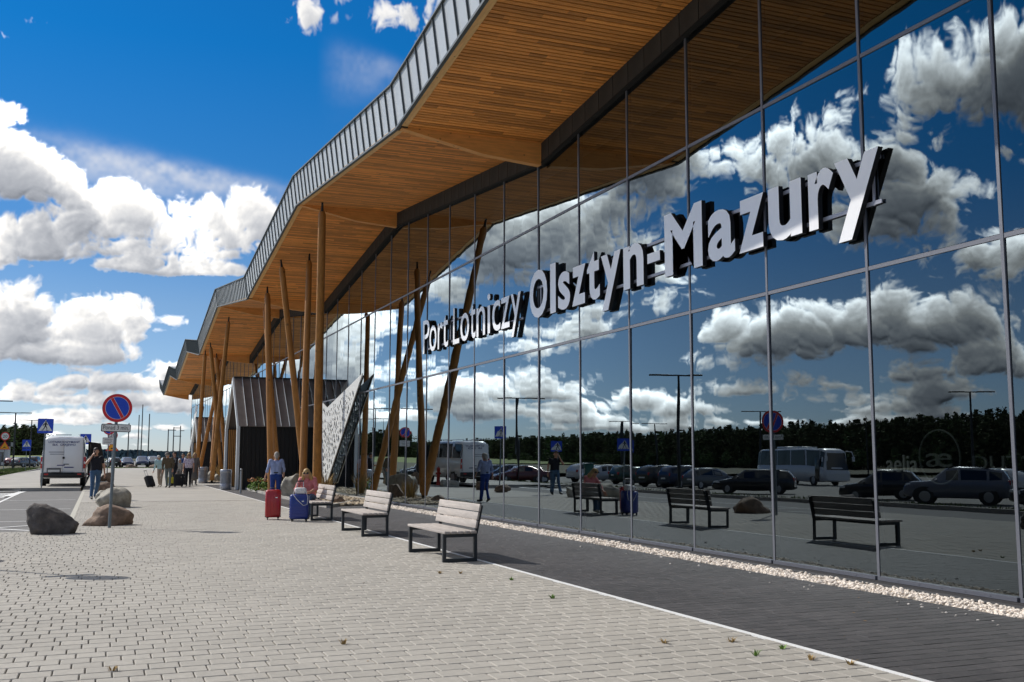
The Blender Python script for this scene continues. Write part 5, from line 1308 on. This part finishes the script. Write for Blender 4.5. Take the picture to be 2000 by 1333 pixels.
# ------------------------------------------------------------------ people: one smooth skin grown round a posed skeleton
def surface_nets(D, org, h):
    s = D < 0; nx, ny, nz = D.shape
    c = np.zeros((nx - 1, ny - 1, nz - 1), np.int32)
    for dx in (0, 1):
        for dy in (0, 1):
            for dz in (0, 1): c += s[dx:nx - 1 + dx, dy:ny - 1 + dy, dz:nz - 1 + dz]
    act = (c > 0) & (c < 8); idx = -np.ones(c.shape, np.int64); I = np.argwhere(act); idx[act] = np.arange(len(I))
    P = np.zeros((len(I), 3)); W = np.zeros(len(I))
    E = [((0, 0, 0), (1, 0, 0)), ((0, 1, 0), (1, 1, 0)), ((0, 0, 1), (1, 0, 1)), ((0, 1, 1), (1, 1, 1)), ((0, 0, 0), (0, 1, 0)), ((1, 0, 0), (1, 1, 0)), ((0, 0, 1), (0, 1, 1)), ((1, 0, 1), (1, 1, 1)), ((0, 0, 0), (0, 0, 1)), ((1, 0, 0), (1, 0, 1)), ((0, 1, 0), (0, 1, 1)), ((1, 1, 0), (1, 1, 1))]
    for a, b in E:
        a = np.array(a); b = np.array(b); da = D[tuple((I + a).T)]; db = D[tuple((I + b).T)]; m = (da < 0) != (db < 0)
        t = np.where(m, da / np.where(np.abs(da - db) < 1e-12, 1, da - db), 0)
        P[m] += (a + (b - a) * t[:, None])[m]; W[m] += 1
    V = (I + P / np.maximum(W, 1)[:, None]) * h + org
    F = []
    for ax in range(3):
        o1, o2 = [(1, 2), (2, 0), (0, 1)][ax]
        sl = [slice(None)] * 3; sl[ax] = slice(0, -1); sr = [slice(None)] * 3; sr[ax] = slice(1, None)
        ch = s[tuple(sl)] != s[tuple(sr)]; K = np.argwhere(ch)
        K = K[(K[:, o1] > 0) & (K[:, o2] > 0) & (K[:, o1] < D.shape[o1] - 1) & (K[:, o2] < D.shape[o2] - 1)]
        e1 = np.zeros(3, int); e1[o1] = 1; e2 = np.zeros(3, int); e2[o2] = 1
        q = np.stack([idx[tuple((K - e1 - e2).T)], idx[tuple((K - e2).T)], idx[tuple(K.T)], idx[tuple((K - e1).T)]], 1)
        fl = s[tuple(K.T)]; q[~fl] = q[~fl][:, ::-1]; F.append(q)
    F = np.concatenate(F); F = F[(F >= 0).all(1)]
    return V, F
def sdf_mesh(prims, h, k=.025):
    """prims: (a, b, ra, rb, material index, (sx, sy, sz) squash)"""
    pts = np.array([p for q in prims for p in (q[0], q[1])], float); rm = max(max(q[2], q[3]) for q in prims) + .06
    lo = pts.min(0) - rm; hi = pts.max(0) + rm; n = np.ceil((hi - lo) / h).astype(int) + 1
    X, Y, Z = np.meshgrid(*[lo[i] + np.arange(n[i]) * h for i in range(3)], indexing='ij'); G = np.stack([X, Y, Z], -1).astype(np.float32)
    def dist(G, q):
        a = np.array(q[0], float); b = np.array(q[1], float); ba = b - a; L = max(ba @ ba, 1e-9); pa = G - a
        t = np.clip((pa @ ba) / L, 0, 1); e = pa - t[..., None] * ba
        if len(q) > 5: e = e / np.array(q[5])
        return np.sqrt((e * e).sum(-1)) - (q[2] + (q[3] - q[2]) * t)
    D = None
    for q in prims:
        d = dist(G, q)
        if D is None: D = d
        else: hh = np.clip(.5 + .5 * (D - d) / k, 0, 1); D = D * (1 - hh) + d * hh - k * hh * (1 - hh)
    V, F = surface_nets(D, lo, h)
    C = V[F].mean(1); best = np.full(len(C), 9.); mi = np.zeros(len(C), np.int32)
    for q in prims:
        d = dist(C, q); m = d < best - .002; best[m] = d[m]; mi[m] = q[4]
    return V, F, mi
def npm(name, V, F, mi, mats, parent):
    me = bpy.data.meshes.new(name); me.from_pydata([tuple(v) for v in V], [], [tuple(int(i) for i in f) for f in F])
    for m in mats: me.materials.append(m)
    me.polygons.foreach_set('material_index', mi.astype(np.int32)); me.polygons.foreach_set('use_smooth', np.ones(len(F), bool)); me.update()
    o = bpy.data.objects.new(name, me); COL.objects.link(o); o.parent = parent; return o
SKIN = M('skin', (.50, .27, .18), .55, var=.06, scale=8); SHOE = M('shoe_dark', (.02, .017, .015), .5); SHOEW = M('shoe_light', (.5, .47, .42), .6)
def cloth(name, c, var=.12): return M('cloth_' + name, c, .85, var=var, scale=9, bump=.5, bscale=18)
def hand_prims(w, fd, side, s=1., curl=.5):
    """Palm, four unequal bent fingers and a thumb, as capsules; w wrist, fd pointing direction, side = thumb direction."""
    w = Vector(w); f = Vector(fd).normalized(); sd = Vector(side); sd = (sd - f * sd.dot(f)).normalized(); nrm = f.cross(sd)
    P = [(w, w + f * .055 * s, .024 * s, .026 * s), (w + sd * .018 * s, w + f * .085 * s + sd * .026 * s, .019 * s, .017 * s), (w - sd * .018 * s, w + f * .08 * s - sd * .026 * s, .019 * s, .016 * s)]
    for i, L in enumerate((.070, .080, .074, .058)):
        b = w + f * .085 * s + sd * (.030 - .020 * i) * s; k1 = b + (f * math.cos(curl * .6) + nrm * math.sin(curl * .6)) * L * .5 * s; k2 = k1 + (f * math.cos(curl * 1.6) + nrm * math.sin(curl * 1.6)) * L * .5 * s
        P += [(b, k1, .0095 * s, .009 * s), (k1, k2, .009 * s, .0075 * s)]
    t0 = w + f * .025 * s + sd * .025 * s; t1 = t0 + (f * .7 + sd * .7).normalized() * .04 * s; P += [(t0, t1, .013 * s, .011 * s), (t1, t1 + (f * .95 + nrm * .3) * .03 * s, .011 * s, .009 * s)]
    return P
BASE = dict(pel=(0, 0, .96), che=(0, .0, 1.30), nek=(0, 0, 1.47), hed=(0, .025, 1.63),
            sl=(-.185, 0, 1.415), sr=(.185, 0, 1.415), el=(-.245, -.02, 1.14), er=(.245, -.02, 1.14), wl=(-.26, .07, .90), wr=(.26, .07, .90),
            hl=(-.095, 0, .93), hr=(.095, 0, .93), kl=(-.10, .02, .50), kr=(.10, .02, .50), al=(-.10, -.02, .085), ar=(.10, -.02, .085), tl=(-.12, .14, .03), tr=(.12, .14, .03))
def person(label, loc, rz, top, legs, hairmat, J=None, sleeve='long', shoes=SHOE, h=.016, hair='short', scale=1., extra=None, glasses=False, belly=.0, hands=True, skirt=None, jacket=False, legs_bare=False, group=None, hat=None):
    j = {k: Vector(v) for k, v in BASE.items()}
    for k, v in (J or {}).items(): j[k] = Vector(v)
    t = thing('person', label, 'person', loc, rz, group)
    if scale != 1: t.scale = (scale,) * 3
    Q = []; A = lambda a, b, ra, rb, m, sq=None: Q.append((tuple(a), tuple(b), ra, rb, m) + ((sq,) if sq else ()))
    T, LGM, SK, SH = 0, 1, 2, 3
    jk = .012 if jacket else 0
    sp = j['che'] - j['pel']
    rt = (j['sr'] - j['sl']); ru = rt.normalized(); fwd = Vector((0, 1, 0))
    for s in (-1, 1):                                             # trunk: two columns that merge, wider at the chest
        A(j['pel'] + ru * .065 * s, j['pel'] + sp * .45 + ru * .055 * s + fwd * belly * .5, .115 + jk, .108 + jk + belly, T)
        A(j['pel'] + sp * .45 + ru * .055 * s + fwd * belly * .5, j['che'] + ru * .075 * s, .105 + jk + belly, .112 + jk, T)
        A(j['che'] + ru * .07 * s, (j['sl'] if s < 0 else j['sr']) - ru * .02 * s, .105 + jk, .068 + jk, T)
    A(j['che'], j['nek'] - Vector((0, 0, .03)), .10, .06, T)
    A(j['nek'] - (j['hed'] - j['nek']) * .25, j['hed'] - (j['hed'] - j['nek']) * .2, .056, .05, SK)
    hd = j['hed']; hu = (hd - j['nek']).normalized()
    A(hd + hu * .02, hd + hu * .035, .092, .090, SK, (.86, 1., 1.)); A(hd - hu * .06 + fwd * .025, hd - hu * .075 + fwd * .035, .060, .045, SK)
    A(hd - hu * .01 + fwd * .085, hd - hu * .03 + fwd * .102, .012, .016, SK)                    # nose
    for s in (-1, 1): A(hd + ru * .080 * s - hu * .0, hd + ru * .084 * s - hu * .03, .018, .014, SK)   # ears
    for s, S_, E_, W_ in ((-1, 'sl', 'el', 'wl'), (1, 'sr', 'er', 'wr')):
        fm = T if sleeve == 'long' else SK
        A(j[S_], j[S_] + (j[E_] - j[S_]) * .55, .062 + jk, .052 + jk, T); A(j[S_] + (j[E_] - j[S_]) * .5, j[E_], .050 + (jk if sleeve != 'short' else -.006), .043 + (jk if sleeve != 'short' else -.004), T if sleeve != 'short' else SK)
        if sleeve == 'rolled': A(j[E_], j[E_] + (j[W_] - j[E_]) * .35, .046, .042, T); A(j[E_] + (j[W_] - j[E_]) * .3, j[W_], .036, .026, SK)
        else: A(j[E_], j[W_], .042 + jk, (.033 if fm == T else .025), fm)
        d = (j[W_] - j[E_]).normalized()
        if hands:
            for p in hand_prims(j[W_] + d * .015, d, fwd + ru * (-s) * .3): A(p[0], p[1], p[2], p[3], SK)
        else: A(j[W_], j[W_] + d * .14, .030, .022, SK)
    for s, H_, K_, A_, T_ in ((-1, 'hl', 'kl', 'al', 'tl'), (1, 'hr', 'kr', 'ar', 'tr')):
        A(j[H_], j[K_], .096, .066, LGM); A(j[K_], j[A_], .064 if not legs_bare else .054, .052 if not legs_bare else .036, LGM if not legs_bare else SK)
        tip = j[T_]; A(j[A_] - Vector((0, 0, .035)) - (tip - j[A_]).normalized() * .03, tip, .045, .036, SH)
    A(j['pel'] - ru * .06 - sp * .05, j['pel'] + ru * .06 - sp * .05, .125, .125, LGM)
    if skirt: A(j['pel'], j['pel'] - sp.normalized() * skirt, .15, .20, T)
    V, F, mi = sdf_mesh(Q, h, .022)
    npm('body', V, F, mi, [top, legs, SKIN, shoes], t)
    # hair as its own shell
    HQ = [(tuple(hd + hu * .05 - fwd * .020), tuple(hd + hu * .055 - fwd * .005), .094, .088, 0, (.90, 1, 1))]
    if hair == 'short': HQ += [(tuple(hd - fwd * .045), tuple(hd - hu * .04 - fwd * .05), .070, .055, 0)]
    if hair == 'bob':
        for s in (-1, 1): HQ += [(tuple(hd + ru * .06 * s - fwd * .02), tuple(hd + ru * .075 * s - hu * .13 - fwd * .02), .055, .045, 0)]
        HQ += [(tuple(hd - fwd * .05), tuple(hd - hu * .13 - fwd * .06), .075, .06, 0)]
    if hair == 'long':
        for s in (-1, 1): HQ += [(tuple(hd + ru * .065 * s - fwd * .01), tuple(hd + ru * .10 * s - hu * .14 + fwd * .0), .048, .045, 0), (tuple(hd + ru * .10 * s - hu * .14), tuple(hd + ru * .12 * s - hu * .34 + fwd * .05), .045, .026, 0)]
        HQ += [(tuple(hd - fwd * .05), tuple(hd - hu * .22 - fwd * .08), .08, .07, 0)]
    V, F, mi = sdf_mesh(HQ, h * .8, .02); npm('hair', V, F, mi, [hairmat], t)
    for s in (-1, 1): MB().lathe([(.002, -.008), (.009, -.004), (.009, .004), (.002, .008)], tuple(hd + hu * .018 + fwd * .084 + ru * .034 * s), 8).build('eye', SBLK, t, local=True)
    if glasses:
        mb = MB()
        for s in (-1, 1):
            c = hd + hu * .018 + fwd * .096 + ru * .034 * s; mb.box(c, (.058, .012, .044), None, .005); mb.beam(c + ru * s * .028, hd + ru * .088 * s - fwd * .01 + hu * .015, .008, .008)
        mb.build('sunglasses', SBLK, t, local=True)
    if hat:
        MB().lathe([(.13, .0), (.135, .008), (.105, .02), (.10, .06), (.07, .095), (.02, .105)], tuple(hd + hu * .075), 18).build('cap', hat, t, local=True)
    if extra: extra(t, j)
    return t
HGREY = M('hair_grey', (.36, .33, .29), .7, var=.25, scale=20); HBLON = M('hair_blonde', (.46, .30, .12), .6, var=.3, scale=14, stretch=(6, 6, 1)); HDARK = M('hair_dark', (.03, .02, .014), .6, var=.2, scale=20); HWHITE = M('hair_white', (.58, .56, .52), .7, var=.2, scale=20)
SHIRT = cloth('light_blue_stripe', (.30, .36, .56)); NAVY = cloth('royal_blue', (.010, .040, .22)); PINK = cloth('pink', (.62, .20, .20)); JEAN = cloth('denim', (.045, .10, .19)); TEE = cloth('black_tee', (.008, .009, .016)); BRN = cloth('olive_brown', (.095, .072, .045)); GREYT = cloth('grey_green', (.13, .16, .16)); MINT = cloth('pale_aqua', (.42, .62, .66)); BEIGE = cloth('beige', (.36, .29, .23)); DNV = cloth('dark_navy', (.008, .010, .02)); TAUPE = cloth('taupe', (.17, .155, .145)); BLUEJ = cloth('mid_blue', (.03, .08, .26))
def floral():
    m = cloth('floral', (.60, .54, .62), .1); nt = m.node_tree; N = nt.nodes; L = nt.links; p = N['Principled BSDF']
    tc = N.new('ShaderNodeTexCoord'); vo = N.new('ShaderNodeTexVoronoi'); vo.inputs['Scale'].default_value = 17; L.new(tc.outputs['Object'], vo.inputs['Vector'])
    cr = N.new('ShaderNodeValToRGB'); e = cr.color_ramp.elements; e[0].position = .24; e[0].color = (.28, .10, .32, 1); e[1].position = .42; e[1].color = (.66, .60, .66, 1); L.new(vo.outputs['Distance'], cr.inputs[0]); L.new(cr.outputs[0], p.inputs['Base Color']); return m
FLOR = floral()
def belt(t, j): 
    mb = MB(); mb.lathe([(.172, 0), (.176, .02), (.172, .04)], (0, 0, 0), 24); o = mb.build('belt', SHOE, t, local=True); o.scale = (1, .72, 1); o.location = j['pel'] + Vector((0, .0, .06))
# the man in the blue shirt, walking away
person('man in a light blue shirt and royal blue trousers walking away behind the red suitcase', (5.24, 33.2, 0), R(-8), SHIRT, NAVY, HGREY,
       dict(hed=(.01, .05, 1.58), nek=(0, .02, 1.45), el=(-.265, -.05, 1.15), wl=(-.33, .06, .92), er=(.26, .02, 1.15), wr=(.25, .20, .97), kl=(-.10, .10, .52), al=(-.10, -.10, .12), tl=(-.11, .04, .03), kr=(.09, .10, .50), ar=(.09, .16, .09), tr=(.10, .32, .04)), sleeve='rolled', h=.014, belly=.012, extra=belt, scale=.97)
# woman on the third bench, bent over her handbag
person('woman with long blonde hair and sunglasses in a pink blouse sitting on the third bench', (4.93, 26.0, 0), R(158), PINK, JEAN, HBLON,
       dict(pel=(0, 0, .53), che=(0, .14, .83), nek=(0, .22, .98), hed=(-.0, .32, 1.09), sl=(-.17, .17, .94), sr=(.17, .17, .94), el=(-.25, .33, .72), er=(.26, .32, .70), wl=(-.13, .55, .64), wr=(.16, .54, .56), hl=(-.09, .0, .50), hr=(.09, .0, .50), kl=(-.10, .43, .50), kr=(.10, .43, .50), al=(-.10, .44, .09), ar=(.10, .40, .09), tl=(-.11, .58, .03), tr=(.11, .55, .03)),
       sleeve='rolled', h=.012, hair='long', glasses=True, shoes=SHOEW)
# man on the phone, striding along the pavement edge
def phone(t, j): MB().box(j['wr'] + Vector((-.05, .05, .08)), (.02, .07, .14), Euler((.2, .3, .2)).to_matrix(), .006).build('phone', SBLK, t, local=True)
person('man in a black T-shirt and jeans striding with a phone at his ear', (-.08, 39.6, 0), R(196), TEE, JEAN, HDARK,
       dict(er=(.34, .10, 1.22), wr=(.15, .10, 1.50), el=(-.27, -.02, 1.14), wl=(-.29, .02, .88), kr=(.14, .16, .52), ar=(.20, .30, .12), tr=(.22, .46, .06), kl=(-.10, -.05, .51), al=(-.10, -.30, .14), tl=(-.11, -.16, .03), hed=(.02, .03, 1.63)), sleeve='short', h=.014, extra=phone, scale=1.04)
WG2 = 'travellers walking with luggage in front of the entrances'
bend = dict(pel=(0, -.10, .95), che=(0, .12, 1.25), nek=(0, .22, 1.38), hed=(0, .32, 1.48), sl=(-.18, .18, 1.33), sr=(.18, .18, 1.33), el=(-.24, .12, 1.06), er=(.25, .08, 1.07), wl=(-.25, .26, .86), wr=(.24, .12, .82), hl=(-.095, -.10, .92), hr=(.095, -.10, .92), kl=(-.10, .10, .50), kr=(.10, -.08, .49), al=(-.10, .16, .09), ar=(.10, -.26, .13), tl=(-.12, .32, .03), tr=(.12, -.11, .03))
person('white-haired woman in a pale aqua cardigan pulling a black suitcase', (2.92, 55.2, 0), R(160), MINT, BEIGE, HWHITE, dict(bend, el=(-.26, -.02, 1.08), wl=(-.28, -.10, .82), er=(.26, .0, 1.08), wr=(.34, -.05, .84)), h=.017, hair='short', shoes=SHOEW, group=WG2, scale=.99)
person('stooping old man in a brown jacket and grey cap', (3.22, 53.6, 0), R(165), BRN, GREYT, HGREY, bend, h=.016, hair='short', jacket=True, group=WG2, scale=1.06, hat=TAUPE)
person('man in a dark navy jacket behind the stooping old man', (3.65, 55.9, 0), R(120), DNV, DNV, HDARK, dict(el=(-.27, .10, 1.2), wl=(-.2, .3, 1.1), kl=(-.1, .12, .5), al=(-.1, .2, .1), tl=(-.11, .36, .03)), h=.017, jacket=True, group=WG2, scale=1.0)
person('person in a mid-blue top half hidden in the middle of the group', (4.28, 59.0, 0), R(185), BLUEJ, DNV, HDARK, None, h=.018, group=WG2, scale=.97)
person('blonde woman in a purple floral blouse and black trousers', (4.28, 55.0, 0), R(172), FLOR, TEE, HBLON, dict(kl=(-.09, .08, .5), al=(-.09, .14, .09), tl=(-.1, .30, .03), kr=(.10, -.02, .49), ar=(.10, -.2, .12), tr=(.11, -.05, .03)), sleeve='short', h=.016, hair='bob', glasses=True, group=WG2, scale=.97, belly=.03)
person('person in a long taupe coat behind the floral-bloused woman', (4.75, 57.3, 0), R(190), TAUPE, TAUPE, HBLON, None, h=.018, hair='bob', skirt=.5, jacket=True, group=WG2, scale=.98)
person('dark-haired tall person at the back of the group by the entrance box', (5.0, 64.0, 0), R(180), GREYT, DNV, HDARK, None, h=.018, group=WG2, scale=1.04)
person('short grey-haired woman in a white top in the middle of the group', (3.98, 57.2, 0), R(200), cloth('off_white', (.5, .49, .47)), TAUPE, HWHITE, None, h=.018, hair='bob', group=WG2, scale=.80)
LG2 = 'wheeled luggage of the walking group'
suitcase('suitcase', 'black wheeled suitcase pulled tilted at the left of the walking group', (2.50, 54.3, 0), R(40), .42, .24, .56, CHAR, 'h', .34, tilt=R(-28), group=LG2)
suitcase('suitcase', 'black wheeled suitcase in the middle of the walking group', (3.78, 54.6, 0), R(10), .46, .26, .60, CHAR, 'v', .2, group=LG2)
suitcase('suitcase', 'dark suitcase partly hidden behind the floral-bloused woman', (4.12, 56.5, 0), R(0), .44, .25, .58, CHAR, 'v', .0, group=LG2)
t = thing('shopping_bag', 'small yellow carrier bag among the walking group', 'bag', (3.45, 55.0, .18)); mb = MB(); mb.prism([(-.14, 0), (.14, 0), (.17, .30), (-.17, .30)], -.05, .05, 'y'); mb.build('pouch', M('bag_yellow', (.65, .55, .03), .5), t, local=True); MB().tube([(-.08, 0, .29), (-.05, 0, .42), (.05, 0, .42), (.08, 0, .29)], .008, 6).build('handle', M('bag_yellow', (.65, .55, .03)), t, local=True)

# ------------------------------------------------------------------ woods and ridge
CONI = M('conifer_needles', (.070, .078, .034), .95, spec=.15, island=.55); CONL = M('birch_leaves', (.065, .10, .025), .9, island=.5); BARK = M('bark', (.040, .032, .026), .95, spec=.1)
def wood(name, spots, seed, mats=(CONI, CONL, BARK), leaf=.05, label=None):
    g = np.random.default_rng(seed); Vs = []; Fs = []; Ms = []; b = 0
    for (x, y, h, kind) in spots:
        n = 170 if kind == 0 else 150
        u = g.random(n); a = g.uniform(0, 6.283, n)
        if kind == 0:
            z = .01 + .99 * u ** .8; r = (1.02 - z) ** .8 * h * .20 * (0.35 + .65 * np.sqrt(g.random(n))) * (1 + .25 * np.sin(z * 31 + a))
        else:
            z = .22 + .76 * u; r = np.sqrt(np.clip(1 - ((z - .6) / .41) ** 2, 0, 1)) * h * .24 * np.sqrt(g.random(n))
        C = np.stack([x + r * np.cos(a), y + r * np.sin(a), z * h], 1); s = h * leaf * (1.35 - .5 * z)
        d = g.normal(0, 1, (n, 3, 3)); d[..., 2] *= .7; d /= np.linalg.norm(d, axis=2, keepdims=True)
        P = C[:, None, :] + d * s[:, None, None] * 1.35
        Vs.append(P.reshape(-1, 3)); Fs.append(np.arange(3 * n).reshape(-1, 3) + b); Ms.append(np.full(n, kind)); b += 3 * n
        w = h * .012; T = np.array([[x - w, y, -.6], [x + w, y, -.6], [x, y, h * .95], [x, y - w, -.6], [x, y + w, -.6], [x, y, h * .95]]); Vs.append(T); Fs.append(np.array([[0, 1, 2], [3, 4, 5]]) + b); Ms.append(np.full(2, 2)); b += 6
    o = np_mesh(name, np.concatenate(Vs), np.concatenate(Fs), list(mats)); o.data.polygons.foreach_set('material_index', np.concatenate(Ms).astype(np.int32)); o['kind'] = 'stuff'; return o
g = np.random.default_rng(77); spots = []
y = 20.
while y < 1250:
    d = 1 + y / 900
    for row in range(6):
        spots.append((-198 - row * 5 * d + g.normal(0, 1.5), y + g.normal(0, 1.0), (12.4 + g.normal(0, 1.05) + row * .4), 0 if g.random() < .86 else 1))
    y += g.uniform(.95, 1.8) * d
wood('forest', spots, 5)
spots = [(-188 + g.normal(0, 4), g.uniform(40, 500), g.uniform(2, 5.5), 1) for _ in range(160)]
wood('undergrowth', spots, 6, leaf=.09)
# wood behind the car park on the left
spots = []
for k in range(900): x = -150 + 122 * g.random(); spots.append((x, 560 + g.uniform(0, 60) + (x + 90) * -.1, 15.0 + g.normal(0, 1.6), 0 if g.random() < .9 else 1))
wood('forest', spots, 9)
# the meadow rise in front of that wood
mb = MB(); mb.add([(-260, 420, -.05), (-20, 420, -.05), (-24, 540, 2.2), (-260, 540, 2.2), (-260, 700, 2.4), (-24, 700, 2.4)], [(0, 1, 2, 3), (3, 2, 5, 4)]); structure(mb.build('hill', M('meadow_rise', (.16, .20, .05), .95, var=.3, scale=.02)))
# wooded ridge right of the van, falling towards the terminal
def ridge(name, pts, depth, mat, seed):
    gg = np.random.default_rng(seed); V = []; F = []; n = 500; m = 8
    xs = np.linspace(pts[0][0], pts[-1][0], n); hs = np.interp(xs, [p[0] for p in pts], [p[1] for p in pts]); ys = np.interp(xs, [p[0] for p in pts], [p[2] for p in pts])
    for i in range(n):
        for k in range(m): 
            f = k / (m - 1); V.append((xs[i] + gg.normal(0, 1), ys[i] + f * depth, hs[i] * math.sin(f * math.pi / 2) ** .6 + gg.normal(0, .9) * (1 if k else 0) - .2))
    for i in range(n - 1):
        for k in range(m - 1): F.append((i * m + k, (i + 1) * m + k, (i + 1) * m + k + 1, i * m + k + 1))
    return structure(np_mesh(name, V, F, mat))
FARW = M('far_woods_haze_tint', (.014, .026, .036), 1., spec=0., var=.4, scale=.03)  # blue of distance haze is put into the colour of these woods
ridge('hill', [(-60, 9.6, 1150), (25, 9.6, 1150), (75, 8.2, 1150), (110, 6.4, 1150), (150, 5.2, 1150), (260, 5, 1150), (700, 5, 1150)], 120, FARW, 3)
ridge('hill', [(-900, 12, 1500), (-300, 12, 1500), (-60, 12, 1500)], 120, FARW, 4)
